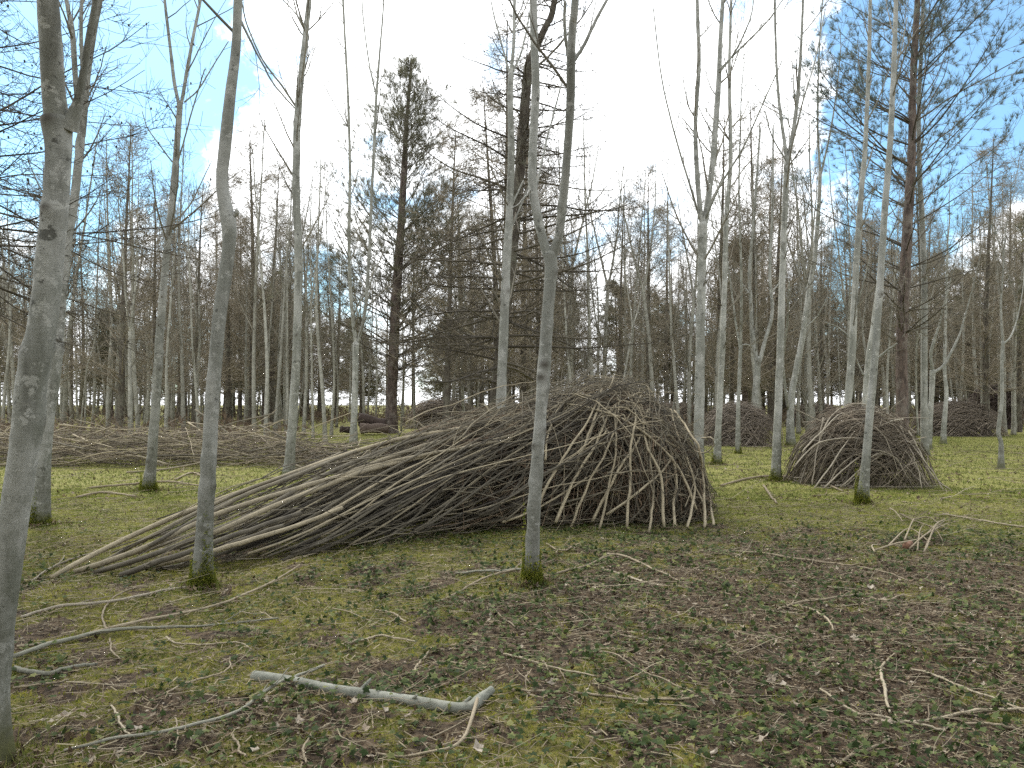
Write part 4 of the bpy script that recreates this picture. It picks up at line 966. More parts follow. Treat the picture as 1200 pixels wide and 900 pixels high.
    for i, L in enumerate(lead):
        pts = []
        for j, (u, v, w) in enumerate(L):
            if j == 0 and v > 650: p = gp(u, v, 0.02)
            else:
                p = px(u, v, on_pile(u, v, 0.05)); p[2] = max(p[2], 0.05)
            pts.append([*p, w * 0.39 / F * p[1]])
        Sx = spline(np.array(pts), 20); Sx[:, :3] += np.cumsum(rng.normal(0, 0.004, (20, 3)), 0)
        Tubes().add(Sx[:, :3], np.maximum(Sx[:, 3], 0.006), 8, [(0.85, 0.7, 0.3, 0.2, 0.55, 0.25, 0.8, 0.35, 0.6, 0.3, 0.5, 0.75)[i % 12]], True).obj('stick', M['stick'], root, base)
    # bent sticks draped over the right end
    drape = [[(700, 451), (722, 462), (723, 500), (708, 535), (688, 570), (668, 620)], [(716, 480), (700, 520), (675, 560), (651, 612)], [(735, 455), (745, 485), (739, 520), (740, 560), (735, 620)], [(751, 472), (759, 500), (762, 545), (765, 575), (761, 622)],
             [(768, 475), (775, 495), (787, 530), (793, 565), (789, 590), (789, 618)], [(787, 480), (793, 507), (806, 540), (814, 565), (814, 585), (807, 620)], [(790, 482), (810, 510), (820, 525), (824, 560), (826, 615)], [(722, 475), (722, 520), (717, 565), (705, 620)],
             [(820, 530), (829, 560), (833, 590), (836, 614)], [(690, 455), (660, 470), (645, 500), (640, 540)], [(680, 462), (700, 470), (690, 500), (672, 540)], [(812, 525), (828, 528), (836, 518), (832, 511), (822, 512)], [(745, 470), (770, 505), (800, 545), (820, 590), (822, 618)], [(725, 470), (748, 478), (756, 520), (775, 560), (778, 618)],
             [(705, 455), (690, 490), (665, 530), (640, 575), (628, 615)], [(760, 480), (745, 520), (720, 560), (695, 612)], [(800, 500), (785, 540), (750, 575), (715, 600)], [(640, 470), (690, 480), (740, 500), (790, 545), (815, 600)], [(655, 545), (700, 520), (760, 510), (800, 525)]]
    for i, L in enumerate(drape):
        pts = []
        for (u, v) in L:
            p = px(u, v, on_pile(u, v, 0.07 + 0.03 * (i % 3))); p[2] = max(p[2], float(gz(p[0], p[1])) + 0.01); pts.append(p)
        Sx = spline(np.array(pts), 22) + np.cumsum(rng.normal(0, 0.005, (22, 3)), 0)
        Tubes().add(Sx, np.linspace(0.011, 0.019, 22) * rng.uniform(0.75, 1.1) * (0.5 if i == 11 else 1.0), 8, [0.74 + 0.26 * rng.random()], True).obj('stick', M['stick'], root, base)
    rr = rr * (1 + 0.10 * np.maximum(0, rng.normal(0, 1, rr.shape)) * (rng.random(rr.shape) < 0.35))
    # bent sticks tangled over the dome
    nd = 66
    s = np.clip(rng.uniform(0.5, 0.97, nd)[:, None] + np.linspace(-.5, .5, 14)[None] * rng.normal(0, 0.16, nd)[:, None], 0.2, 1.0)
    phi = np.clip(rng.uniform(0.9, 2.7, nd)[:, None] + np.linspace(-.5, .5, 14)[None] * rng.normal(0.3, 0.9, nd)[:, None], 0.05, math.pi - 0.02)
    Pd = surf(s, phi, rng.uniform(0.96, 1.10, nd)[:, None] + 0 * s) + np.cumsum(rng.normal(0, 0.022, (nd, 14, 3)), 1); Pd[..., 2] = np.maximum(Pd[..., 2], 0.02)
    sticks_as_parts(root, base, Pd, taper(rng.uniform(0.006, 0.011, nd), 14, 0.45), rng.uniform(0.3, 0.95, nd), M['stick'], 6)
    tb = Tubes().add(P[rest], rr[rest], 6, q[rest], False)
    pb, Tb, qb = along(P, rr, rng.uniform(0.35, 0.98, (n, 4)))
    db = off_dir(Tb, rng.uniform(0.2, 0.55, len(pb)), rng)
    bl = grow(pb, db, rng.uniform(0.2, 0.9, len(pb)), 7, 0.0, 0.07, rng); bl[..., 2] = np.maximum(bl[..., 2], 0.02)
    tb.add(bl, taper(np.clip(qb * 0.5, 0.003, 0.007), 7, 0.5), 4, np.repeat(q, 4) * rng.uniform(0.7, 1.1, len(pb)))
    # thin branches among the poles and through the dome
    nf = 2000; m = 8
    s = np.clip(rng.beta(3.2, 1.2, nf), 0, 1)[:, None] + np.linspace(-0.5, 0.5, m)[None] * rng.uniform(0.05, 0.35, nf)[:, None]
    s = np.clip(s, 0.02, 1.0)
    dirn = rng.normal(0, 1, nf) * np.where(s[:, 0] > 0.5, 1.4, 0.6)
    phi = rng.uniform(0.25, math.pi * 0.99, nf)[:, None] + dirn[:, None] * np.linspace(-0.5, 0.5, m)[None]
    phi = np.clip(phi, 0.03, math.pi - 0.02)
    rho = rng.uniform(0.55, 1.05, nf)[:, None] + rng.normal(0, 0.05, nf)[:, None] * np.linspace(-1, 1, m)[None]
    Pf = surf(s, phi, rho) + np.cumsum(rng.normal(0, 0.028, (nf, m, 3)), 1); Pf[..., 2] = np.maximum(Pf[..., 2], 0.01)
    tb.add(Pf, taper(rng.uniform(0.003, 0.0075, nf), m, 0.5), 4, np.clip(rng.beta(1.4, 2.6, nf), 0, 1))
    tb.obj('brushwood', M['stick'], root, base)['kind'] = 'stuff'
    nf = 5000; m = 5
    s = np.clip(0.42 + 0.58 * rng.random(nf), 0, 1)[:, None] + np.linspace(-0.5, 0.5, m)[None] * rng.normal(0, 0.09, nf)[:, None]
    phi = np.clip(rng.uniform(0.2, math.pi * 0.99, nf)[:, None] + rng.normal(0, 0.6, nf)[:, None] * np.linspace(-0.5, 0.5, m)[None], 0.03, math.pi - 0.02)
    Pf = surf(np.clip(s, 0, 1), phi, rng.uniform(0.25, 1.0, nf)[:, None] + 0 * s) + np.cumsum(rng.normal(0, 0.02, (nf, m, 3)), 1); Pf[..., 2] = np.maximum(Pf[..., 2], 0.01)
    Tubes().add(Pf, taper(rng.uniform(0.003, 0.0065, nf), m, 0.5), 3, rng.random(nf)).obj('twig', M['domebrush'], root, base)['kind'] = 'stuff'
    # wispy tips standing out of the crest
    nw = 260
    ss = rng.uniform(0.4, 0.95, nw); p = surf(ss, rng.uniform(1.0, 2.2, nw), np.full(nw, 0.97))
    wsp = grow(p, np.stack([rng.normal(0.1, 0.8, nw), rng.normal(0, 0.6, nw), rng.uniform(0.1, 0.9, nw)], 1), rng.uniform(0.1, 0.45, nw), 8, -0.10, 0.15, rng)
    Tubes().add(wsp, taper(rng.uniform(0.004, 0.008, nw), 8, 0.5), 4, rng.uniform(0.3, 0.9, nw)).obj('twig', M['stick'], root, base)['kind'] = 'stuff'
main_pile()

root, base = mound('rounded brush mound of criss-crossed sticks behind the slim mossy tree at right', 4.55*1.5*0.96, 14.95, 1.28, 1.15, 1.34, 0.0, 210, 3600, 71, M['darkstick'], M['brush'], 0.55, (0.008, 0.018))
rr = rg(72)
for L in ([(955, 572), (985, 530), (1015, 490), (1040, 478)], [(965, 572), (1000, 540), (1045, 512), (1075, 505)], [(985, 571), (1025, 540), (1060, 520), (1085, 512)], [(930, 548), (955, 522), (1000, 515), (1075, 520)], [(940, 530), (965, 505), (985, 485), (1010, 482)], [(1020, 490), (1050, 515), (1075, 550), (1090, 573)], [(1040, 490), (1070, 525), (1090, 550), (1104, 573)], [(1065, 505), (1085, 540), (1098, 560), (1116, 572)], [(1055, 500), (1072, 540), (1080, 576)], [(965, 490), (958, 530), (955, 568)], [(1005, 483), (1040, 487), (1075, 510)]):
    pts = []
    for (u, v) in L:
        f = np.clip((v - 480) / 92, 0, 1); D = 14.9 - 1.25 * f ** 0.55
        p = px(u, v, D); p[2] = max(p[2], 0.02); pts.append(p)
    Sx = spline(np.array(pts), 18) + np.cumsum(rr.normal(0, 0.006, (18, 3)), 0)
    Tubes().add(Sx, np.linspace(0.013, 0.008, 18), 7, [0.55 + 0.4 * rr.random()], True).obj('stick', M['darkstick'], root, base)
def mound_px(label, u, v, w, h, seed, n, nf, mat, fmat, ryf=0.7, name='brush_pile', **k):
    """A heap whose front foot is at row v, w pixels wide and h tall."""
    D = F * CAMH / (v - HZ); rx = w * 0.5 / F * D; ry = rx * ryf
    return mound(label, (u - 600) / F * (D + ry), D + ry, rx * 1.05, ry, h / F * (D + ry * .5), 0.0, n, nf, seed, mat, fmat, name=name, **k)
mound_px('round reddish brush pile behind two slim trunks right of the big dome', 868, 524, 92, 46, 73, 120, 3000, M['redbrush'], M['redbrush'], r=(0.007, 0.013), fr=0.007)
mound_px('small far brown brush pile between leaning trunk and right mound', 955, 501, 76, 27, 74, 60, 1800, M['redbrush'], M['redbrush'], parts=False, r=(0.01, 0.016), fr=0.009)
mound_px('wide dark brush pile on the far grass before the black heap', 1122, 512, 106, 36, 75, 70, 2600, M['redbrush'], M['redbrush'], r=(0.010, 0.018), fr=0.008, ryf=.5)
mound_px('low brown brush pile just behind the far reddish pine trunk', 520, 503, 96, 34, 76, 60, 2200, M['redbrush'], M['redbrush'], parts=False, r=(0.01, 0.016), fr=0.009)
mound_px('far dark tangled heap of dead branches at the right beneath the trees', 1162, 503, 70, 50, 77, 60, 2600, M['logdark'], M['logdark'], parts=False, r=(0.015, 0.03), fr=0.018)
mound_px('low far brushwood pile seen between trunks behind the dome', 790, 505, 90, 30, 78, 50, 1800, M['redbrush'], M['redbrush'], parts=False, r=(0.01, 0.016), fr=0.009)

def windrow():
    rng = rg(4343)
    base = np.array([-8.2, 19.3, 0])
    root = thing('brush_heap', base, 'long low heap of loose branches stretching across the left behind the first trees', 'brush heap')
    n = 300; m = 12
    x = rng.uniform(-13.6, -3.9, n); y = 17.9 + 3.6 * rng.random(n) ** 1.3
    prof = 1.0 * np.sqrt(np.clip(np.sin(np.clip((y - 17.6) / 4.2, 0, 1) * math.pi), 0, 1)) * (0.75 + 0.5 * (vnoise(x * 0.8, x * 0, 5) - 0.5)) * sstep(-3.5, -5.6, x)
    z = prof * rng.uniform(0.15, 1.0, n)
    yaw = rng.normal(0, 0.6, n); ln = rng.uniform(1.0, 4.4, n)
    d = np.stack([np.cos(yaw) * np.where(rng.random(n) < .5, 1, -1), np.sin(yaw), rng.normal(0, 0.17, n)], 1)
    P = grow(np.stack([x, y, z + 0.03], 1) - d * ln[:, None] * 0.5, d, ln, m, 0.0, 0.05, rng)
    P[..., 2] = np.maximum(P[..., 2], 0.03)
    rr = taper(0.008 + 0.022 * rng.beta(1.2, 2.2, n), m, 0.35); q = np.clip(rng.beta(1.2, 1.5, n), 0, 1)
    sticks_as_parts(root, base, P, rr, np.clip(q + 0.12 + 0.2 * (z > 0.4), 0, 1), M['stick'], 6)
    nf = 1900
    x = rng.uniform(-13.8, -3.6, nf); y = 17.9 + 3.7 * rng.random(nf)
    prof = 0.98 * np.sqrt(np.clip(np.sin(np.clip((y - 17.5) / 4.3, 0, 1) * math.pi), 0, 1)) * (0.75 + 0.5 * (vnoise(x * 0.8, x * 0, 5) - 0.5)) * sstep(-3.3, -5.6, x)
    yaw = rng.normal(0, 1.0, nf); d = np.stack([np.cos(yaw) * np.where(rng.random(nf) < .5, 1, -1), np.sin(yaw), rng.normal(0.05, 0.25, nf)], 1)
    P = grow(np.stack([x, y, prof * rng.uniform(0.02, 1.0, nf) + 0.02], 1), d, rng.uniform(0.3, 1.3, nf), 6, 0.0, 0.09, rng)
    P[..., 2] = np.maximum(P[..., 2], 0.02)
    Tubes().add(P, taper(rng.uniform(0.005, 0.010, nf), 6, 0.5), 3, rng.random(nf)).obj('brushwood', M['brush'], root, base)['kind'] = 'stuff'
windrow()

# dead bracken standing under the far trees
def bracken(label_name, boxes, seed, dens):
    rng = rg(seed); tb = Tubes(); VV, TT, RR, base = [], [], [], 0
    for (u0, u1, D0, D1, h) in boxes:
        n = int(dens * (u1 - u0) / F * (D0 + D1) / 2 * (D1 - D0))
        D = rng.uniform(D0, D1, n); u = rng.uniform(u0, u1, n); x = (u - 600) / F * D
        hh = h * (0.35 + 0.9 * fbm(x * 0.5, D * 0.5, 88)) * rng.uniform(0.5, 1.05, n)
        P = grow(np.stack([x, D, gz(x, D)], 1), np.stack([rng.normal(0, 0.4, n), rng.normal(0, 0.4, n), np.ones(n)], 1), hh, 6, -0.12, 0.12, rng, -0.3)
        tb.add(P, taper(rng.uniform(0.006, 0.011, n), 6, 0.4), 3, rng.random(n))
        p2, T2, _ = along(P, np.ones(P.shape[:2]), rng.uniform(0.3, 1, (n, 4)))
        V, T, rd = needles(p2, off_dir(T2, rng.uniform(0.8, 1.5, len(p2)), rng), 2, 0.32, 0.05, 0.35, rng)
        VV.append(V); TT.append(T + base); RR.append(rd); base += len(V)
    V, Q, T, r = tb.arrays()
    Vn = np.concatenate(VV); Tn = np.concatenate(TT) + len(V)
    tag(link(label_name, mk_mesh(label_name, np.vstack([V, Vn]), Q, Tn, {'rnd': np.concatenate([r, np.concatenate(RR)])}, False), M['bracken']), 'dead brown bracken standing under the far trees behind the low heap', 'undergrowth', None, 'stuff')
bracken('undergrowth', [(-60, 360, 24, 38, 1.15), (360, 660, 40, 52, 1.1), (640, 830, 30, 44, 1.0), (820, 1260, 40, 54, 1.2), (-60, 660, 52, 60, 1.2), (-60, 1260, 62, 72, 1.3), (-60, 1260, 76, 84, 2.4)], 91, 1.8)

# ------------------------------------------------------------------ far logs, fallen log, fallen branches
def log(label, a, b, r, mat, seed, name='log', cat='log', group=None, sides=14, bend=0.02, caps=True):
    rng = rg(seed); a, b = np.asarray(a, float), np.asarray(b, float); base = (a + b) / 2
    n = 24; t = np.linspace(0, 1, n)[:, None]; P = a + (b - a) * t + np.cumsum(rng.normal(0, bend * r, (n, 3)), 0)
    rad = r * (1 + 0.08 * np.sin(t[:, 0] * 9 + rng.uniform(0, 6)) + rng.normal(0, 0.02, n)) * (1.05 - 0.15 * t[:, 0])
    return tag(link(name, Tubes().add(P, rad, sides, rng.random(1), True).mesh(name, base), mat, None, base), label, cat, group)
LD = 33.5
def lp(u, v, d=0): return px(u, v, LD + d)
log('topmost dark log slanting on the far log stack beside the pine', lp(420, 489, 0.2), lp(452, 496, .1), 0.20, M['logdark'], 201)
log('dark log lying across the foot of the far log stack', lp(423, 502, -.2), lp(455, 503, -.2), 0.21, M['logdark'], 202)
log('middle dark log end-on in the far log stack', lp(421, 495, 0.9), lp(449, 499, .9), 0.19, M['logdark'], 203)
log('short dark log at the left end of the far log stack', lp(399, 503, 0.1), lp(414, 504, .4), 0.14, M['logdark'], 204)

def fallen_px(pts, label, mat='fallen', name='fallen_branch', cat='fallen branch', seed=0, lift=0.014, twigs=0, group=None, arch=0.0):
    """A branch on the ground along photo points (column, row, width)."""
    rng = rg(900 + seed)
    A = []
    for k, (u, v, w) in enumerate(pts):
        p = gp(u, v); r = max(0.0026, min(w, 4 + 0.55 * (w - 4) if w > 4 else w) * 0.40 / F * p[1]); p[2] += r * 0.8 + lift; A.append([*p, r])
    A = np.array(A); A[1:-1, 2] += arch
    S = spline(A, 36); S[:, :2] += np.cumsum(rng.normal(0, 0.0022, (36, 2)), 0)
    S[:, 2] = np.maximum(S[:, 2], gz(S[:, 0], S[:, 1]) + S[:, 3] * 0.7) + np.abs(np.cumsum(rng.normal(0, 0.002, 36)))
    rad = S[:, 3] * (1 + 0.10 * np.sin(np.arange(36) * 1.9 + seed) * (rng.random(36) > 0.5))
    base = S[18, :3].copy()
    tb = Tubes().add(S[:, :3], rad, 9 if rad.max() > 0.012 else 6, [0.35 + 0.6 * rng.random()], True)
    if twigs:
        p2, T2, q2 = along(S[None, :, :3], rad[None], rng.uniform(0.2, 0.95, (1, twigs)))
        d = off_dir(T2, rng.uniform(0.4, 0.9, twigs), rng); d[:, 2] = np.abs(d[:, 2]) * 0.35
        b = grow(p2, d, rng.uniform(0.08, 0.35, twigs), 7, -0.03, 0.1, rng); b[..., 2] = np.maximum(b[..., 2], gz(b[..., 0], b[..., 1]) + 0.006)
        tb.add(b, taper(np.maximum(q2 * 0.55, 0.002), 7, 0.5), 5, rng.uniform(0.3, 0.9, twigs))
    o = link(name, tb.mesh(name, base), M[mat], None, base)
    return tag(o, label, cat, group)

def pale_log():
    rng = rg(5)
    pts = [(297, 790, 14), (325, 794, 14.5), (355, 800, 15), (390, 806, 15), (430, 812, 15), (470, 818, 15), (505, 824, 15), (535, 828, 15), (552, 827, 16), (562, 820, 14), (572, 815, 11), (577, 813, 9)]
    A = []
    for k, (u, v, w) in enumerate(pts):
        p = gp(u, v + 5); r = w * 0.46 / F * p[1]; p[2] = float(gz(-0.75, 4.35)) + 0.004 + r * 0.6 + (0.03 if k > 8 else 0) * (k - 8) * 0.5; A.append([*p, r])
    S = spline(np.array(A), 90); base = S[45, :3].copy()
    V, Q, sc = trunk_arrays_flat(S[:, :3], S[:, 3], 20, rng)
    n = len(V); V = np.vstack([V, S[0, :3], S[-1, :3]]); k = 20
    T = [[(i + 1) % k, i, n] for i in range(k)] + [[n - k + i, n - k + (i + 1) % k, n + 1] for i in range(k)]
    root = thing('fallen_log', base, 'pale grey-green fallen log with an upturned end lying in the foreground moss', 'log')
    link('wood', mk_mesh('wood', V - base, Q, T, {'scar': np.append(sc, [0, 0]), 'rnd': np.full(n + 2, .7)}), M['logpale'], root)
    rs = rg(12)
    for i, an, L in ((22, .5, .05), (40, 2.2, .07), (58, 1.0, .045), (74, 2.6, .06)):
        p = S[i, :3]; d = unit(np.array([rs.normal(0, .3), math.cos(an) * -1.0, math.sin(an)]) + 0.5 * unit(S[i + 1, :3] - S[i, :3]))
        Tubes().add(np.array([p, p + d * (S[i, 3] + L * .4), p + d * (S[i, 3] + L)]), np.array([.014, .010, .006]), 7, [.6], True).obj('branch_stub', M['logpale'], root, base)
    sp = needles(np.repeat(S[[0, -1], :3], 9, 0) + rs.normal(0, .009, (18, 3)), np.repeat(np.array([S[0, :3] - S[3, :3], S[-1, :3] - S[-4, :3]]) / 0.06, 9, 0), 1, .035, .012, .25, rs)
    link('splinters', mk_mesh('splinters', sp[0] - base, None, sp[1], {'rnd': sp[2]}, False), M['straw'], root)['kind'] = 'stuff'
    st = [(560, 826), (553, 850), (545, 866), (530, 882), (505, 887), (470, 885), (440, 881)]
    B = np.array([[*gp(u, v, 0.012 + 0.03 * (1 - j / 6)), (5 - 0.4 * j) * 0.5 / F * 3.8] for j, (u, v) in enumerate(st)]); B = spline(B, 26)
    Tubes().add(B[:, :3], B[:, 3], 8, [.7], True).obj('side_branch', M['fallen'], root, base)
    st = [(553, 845), (530, 855), (505, 866)]
    B = spline(np.array([[*gp(u, v, 0.02), 0.004] for u, v in st]), 12)
    Tubes().add(B[:, :3], B[:, 3], 6, [.5], True).obj('side_branch', M['fallen'], root, base)
def trunk_arrays_flat(P, r, sides, rng):
    n = len(P); T = unit(np.gradient(P, axis=0)); N = unit(np.cross(T, np.array([0.02, 0.05, 1.]))); B = np.cross(T, N)
    a = np.arange(sides) * 2 * math.pi / sides
    S, A = np.meshgrid(np.linspace(0, 1.3, n), a, indexing='ij'); f = np.ones_like(S)
    for _ in range(6): f += 0.018 * np.sin(rng.integers(1, 4) * A + rng.uniform(4, 20) * S + rng.uniform(0, 6.28))
    sc = np.zeros_like(S)
    for s0 in (0.28, 0.62, 0.86, 1.10):
        f += 0.07 * np.exp(-((S - s0) / 0.012) ** 2); sc = np.maximum(sc, 0.75 * np.exp(-((S - s0 - .008) / 0.006) ** 2) * (0.4 + 0.6 * np.cos(A * 1.5)))
    V = P[:, None] + (r[:, None] * f)[..., None] * (np.cos(a)[None, :, None] * N[:, None] + np.sin(a)[None, :, None] * B[:, None])
    i, c = np.meshgrid(np.arange(n - 1), np.arange(sides), indexing='ij'); c1 = (c + 1) % sides
    return V.reshape(-1, 3), np.stack([i * sides + c, i * sides + c1, (i + 1) * sides + c1, (i + 1) * sides + c], -1).reshape(-1, 4), np.clip(sc, 0, 1).ravel()
def log_mat():
    m, t, b = material('pale_log_bark'); N = NT(t); vo = N.coord('Object')
    n1, n2 = N.noise(vo, 7, 5, .6), N.noise(vo, 40, 4, .65)
    c = N.mix(N.rng(n1, .35, .65), (0.165, 0.168, 0.135), (0.26, 0.26, 0.215))
    c = N.mix(N.rng(n2, .55, .72, 0, .6), c, (0.09, 0.085, 0.06)); c = N.mix(N.rng(N.noise(vo, 13, 4, .7), .6, .7, 0, .6), c, (0.34, 0.34, 0.29))
    c = N.mix(N.attr('scar'), c, (0.045, 0.036, 0.025))
    N.l(c, b.inputs['Base Color']); N.bump(n2, b, .5, .006); return m
M['logpale'] = log_mat()
pale_log()

FB = [
 ([(75, 890, 5), (130, 878, 5.5), (200, 865, 6), (270, 840, 6), (320, 812, 5.5), (382, 784, 4)], 'long curved grey branch running from the bottom left corner up to the pale log', 'paleg', 3),
 ([(17, 778, 9), (50, 766, 9), (75, 757, 8.5), (110, 749, 7.5), (145, 744, 6.5), (200, 737, 4.5), (240, 732, 3.5), (325, 725, 2.5)], 'longest pale green pole on the ground at left, pointing right from the near trunk', 'paleg', 3),
 ([(17, 792, 10), (45, 796, 11), (60, 795, 10), (85, 787, 8), (115, 778, 5)], 'short thick pale branch piece touching the near left trunk', 'paleg', 0),
 ([(15, 808, 3.5), (45, 807, 3.5), (75, 802, 3)], 'thin straight pale stick below the short thick piece at left', 'fallen', 0),
 ([(20, 764, 5), (80, 756, 4.5), (140, 738, 4.5), (200, 723, 4), (262, 708, 3.5), (320, 685, 3), (355, 668, 2.2)], 'tan whip rising toward the kinked tree across the left moss', 'fallen', 2),
 ([(25, 729, 5), (70, 720, 5), (120, 712, 4.5), (170, 702, 4), (222, 692, 3)], 'dark straight stick lying left of the kinked tree foot', 'darkstick', 2),
 ([(30, 690, 3), (55, 672, 3), (85, 656, 2.6), (120, 645, 2)], 'thin dark twig before the pale pole tips at left', 'darkstick', 1),
 ([(125, 745, 3), (123, 725, 3), (132, 708, 2.6), (155, 697, 2.4), (178, 692, 2)], 'looping thin twig standing out of the left branch tangle', 'fallen', 0),
 ([(128, 750, 2.6), (130, 768, 2.6), (140, 777, 2.2)], 'small hooked twig below the left branch tangle', 'fallen', 0),
 ([(195, 750, 3), (210, 757, 2.8), (240, 757, 2.8), (280, 756, 2.4), (300, 762, 2)], 'bent tan twig on the moss right of the left branch tangle', 'fallen', 1),
 ([(130, 832, 3), (140, 855, 3.4), (155, 868, 3)], 'short upright-looking twig in the bottom left leaf litter', 'fallen', 0),
 ([(205, 845, 2.6), (208, 870, 2.6), (203, 888, 2)], 'thin straight twig crossing the long curved grey branch', 'fallen', 0),
 ([(190, 820, 3), (225, 803, 3), (265, 788, 2.6), (268, 775, 2)], 'crooked twig with a raised tip left of the pale log', 'fallen', 1),
 ([(274, 868, 3.6), (282, 885, 3.6), (290, 898, 3)], 'curved twig at the bottom edge left of centre', 'fallen', 0),
 ([(358, 898, 4), (356, 882, 4), (370, 865, 4), (388, 852, 3)], 'pale curved stick below the pale log at the bottom edge', 'fallen', 0),
 ([(600, 813, 4), (640, 815, 4.2), (680, 817, 4.2), (740, 823, 4), (800, 827, 4), (822, 824, 3)], 'long straight reddish stick just right of the pale log end', 'fallen', 1),
 ([(693, 766, 2.6), (720, 775, 2.6), (750, 788, 2.6), (780, 802, 2.4), (812, 818, 2)], 'thin yellowish stem slanting down through the centre moss', 'fallen', 0),
 ([(515, 708, 3), (540, 698, 3), (570, 686, 3), (608, 676, 3)], 'slender stick leading left from the centre tree foot', 'fallen', 2),
 ([(533, 676, 3.4), (570, 676, 3.4), (610, 678, 3.2)], 'straight pale stick touching the left of the centre tree foot', 'paleg', 1),
 ([(632, 682, 3), (660, 676, 3.4), (690, 668, 3.2), (715, 655, 2.4)], 'curved stick leading right from the centre tree foot', 'fallen', 2),
 ([(705, 655, 3), (730, 659, 3.4), (760, 672, 3), (795, 690, 2.6)], 'arching stick before the dome, right of the centre tree', 'fallen', 1),
 ([(705, 672, 3), (735, 680, 3.4), (755, 690, 3), (777, 692, 2.4)], 'shorter brown stick under the arching one before the dome', 'fallen', 2),
 ([(400, 757, 3.6), (430, 750, 3.6), (448, 747, 3.2), (485, 755, 2.4)], 'crooked tan stick behind the middle of the pale log', 'fallen', 0),
 ([(484, 790, 3), (490, 775, 3.4), (500, 760, 2.6)], 'short bent twig behind the right half of the pale log', 'fallen', 0),
 ([(440, 717, 2.6), (462, 722, 3), (478, 733, 2.6)], 'small forked twig left of the centre tree in the ivy', 'fallen', 2),
 ([(575, 715, 3), (592, 730, 3), (618, 750, 2.4)], 'slanting tan twig below the centre tree foot', 'fallen', 2),
 ([(590, 768, 3), (620, 780, 3.4), (650, 788, 3), (700, 800, 2.4)], 'brown twig in the moss above the long reddish stick', 'fallen', 1),
 ([(628, 768, 2.6), (640, 785, 3), (650, 797, 2.2)], 'short pale twig crossing the brown twig in the centre moss', 'fallen', 0),
 ([(860, 650, 3.2), (900, 655, 3.4), (940, 660, 3.6), (1000, 667, 3.2), (1040, 675, 2.6), (1062, 682, 2)], 'long thin straight stick across the brown ground right of the dome', 'fallen', 1),
 ([(905, 718, 3.4), (935, 712, 3.6), (965, 709, 3.2), (1010, 703, 2.4)], 'reddish stick with side twigs in the middle of the brown ground', 'fallen', 3),
 ([(945, 715, 3), (960, 723, 3.4), (970, 732, 3), (977, 741, 2.4)], 'short pale twig hooked under the reddish stick on the brown ground', 'fallen', 0),
 ([(961, 810, 3.4), (980, 823, 4), (1005, 836, 4.2), (1050, 848, 4.4), (1110, 857, 3.6)], 'pale stick slanting through the bottom right toward the forked one', 'fallen', 0),
 ([(1042, 852, 5), (1065, 849, 6), (1095, 840, 6), (1140, 834, 5.5), (1205, 837, 5)], 'thickest pale branch at the bottom right, running out of frame', 'fallen', 2),
 ([(1058, 781, 3), (1090, 792, 3.6), (1125, 807, 3.6), (1160, 822, 3.4), (1205, 836, 3)], 'thin straight stick above the thickest branch at bottom right', 'fallen', 1),
 ([(1033, 787, 5), (1035, 805, 5.5), (1038, 820, 5), (1042, 838, 3.6)], 'short stout upright-lying stick in the ivy at lower right', 'fallen', 0),
 ([(1030, 785, 4), (1037, 778, 4), (1048, 770, 3)], 'stubby pale twig above the stout stick at lower right', 'fallen', 0),
 ([(1130, 846, 4), (1165, 850, 4.4), (1205, 858, 4)], 'straight tan stick at the bottom right edge below the thickest branch', 'fallen', 1),
 ([(985, 900, 5), (1005, 890, 5.5), (1025, 882, 5), (1043, 872, 3.6)], 'tan stick poking up from the bottom edge at lower right', 'fallen', 1),
 ([(845, 570, 3), (880, 562, 3.4), (910, 560, 3.6), (955, 564, 3.2), (990, 577, 2.4)], 'long branch lying on the grass between the dome and the right mound', 'fallen', 4),
 ([(895, 570, 3), (905, 582, 3), (912, 590, 2.4)], 'forked twig below the branch between the dome and the right mound', 'fallen', 3),
 ([(1105, 602, 2.4), (1150, 612, 2.8), (1205, 622, 2.4)], 'thin straight stick on the grass at the right edge', 'fallen', 0),
 ([(1160, 690, 2.4), (1185, 694, 2.6), (1205, 700, 2.4)], 'thin pale stick at the right edge beyond the ivy', 'fallen', 0),
 ([(90, 585, 3), (120, 580, 3.4), (160, 584, 2.6)], 'curved bare stick on the left grass before the mossy-footed tree', 'fallen', 1),
 ([(105, 573, 3), (150, 570, 3.4), (198, 568, 3), (240, 572, 2)], 'long stick on the left grass behind the curved one', 'fallen', 4),
 ([(205, 563, 2.6), (225, 556, 3), (240, 560, 2.4)], 'thin branchy stick before the low heap right of the mossy-footed tree', 'fallen', 4),
 ([(745, 868, 3), (770, 878, 3.4), (800, 886, 3)], 'reddish stick at the bottom edge right of centre', 'fallen', 0),
 ([(1020, 700, 2.6), (1040, 709, 3), (1060, 700, 2.4)], 'bowed thin twig on the brown ground left of the ivy patch', 'fallen', 1),
 ([(640, 640, 2.2), (660, 652, 2.6), (680, 640, 2.2)], 'small twig on the ivy right behind the centre tree', 'fallen', 2),
]
for i, (pts, lb, mat, tw) in enumerate(FB): fallen_px(pts, lb, mat, seed=i, twigs=tw)

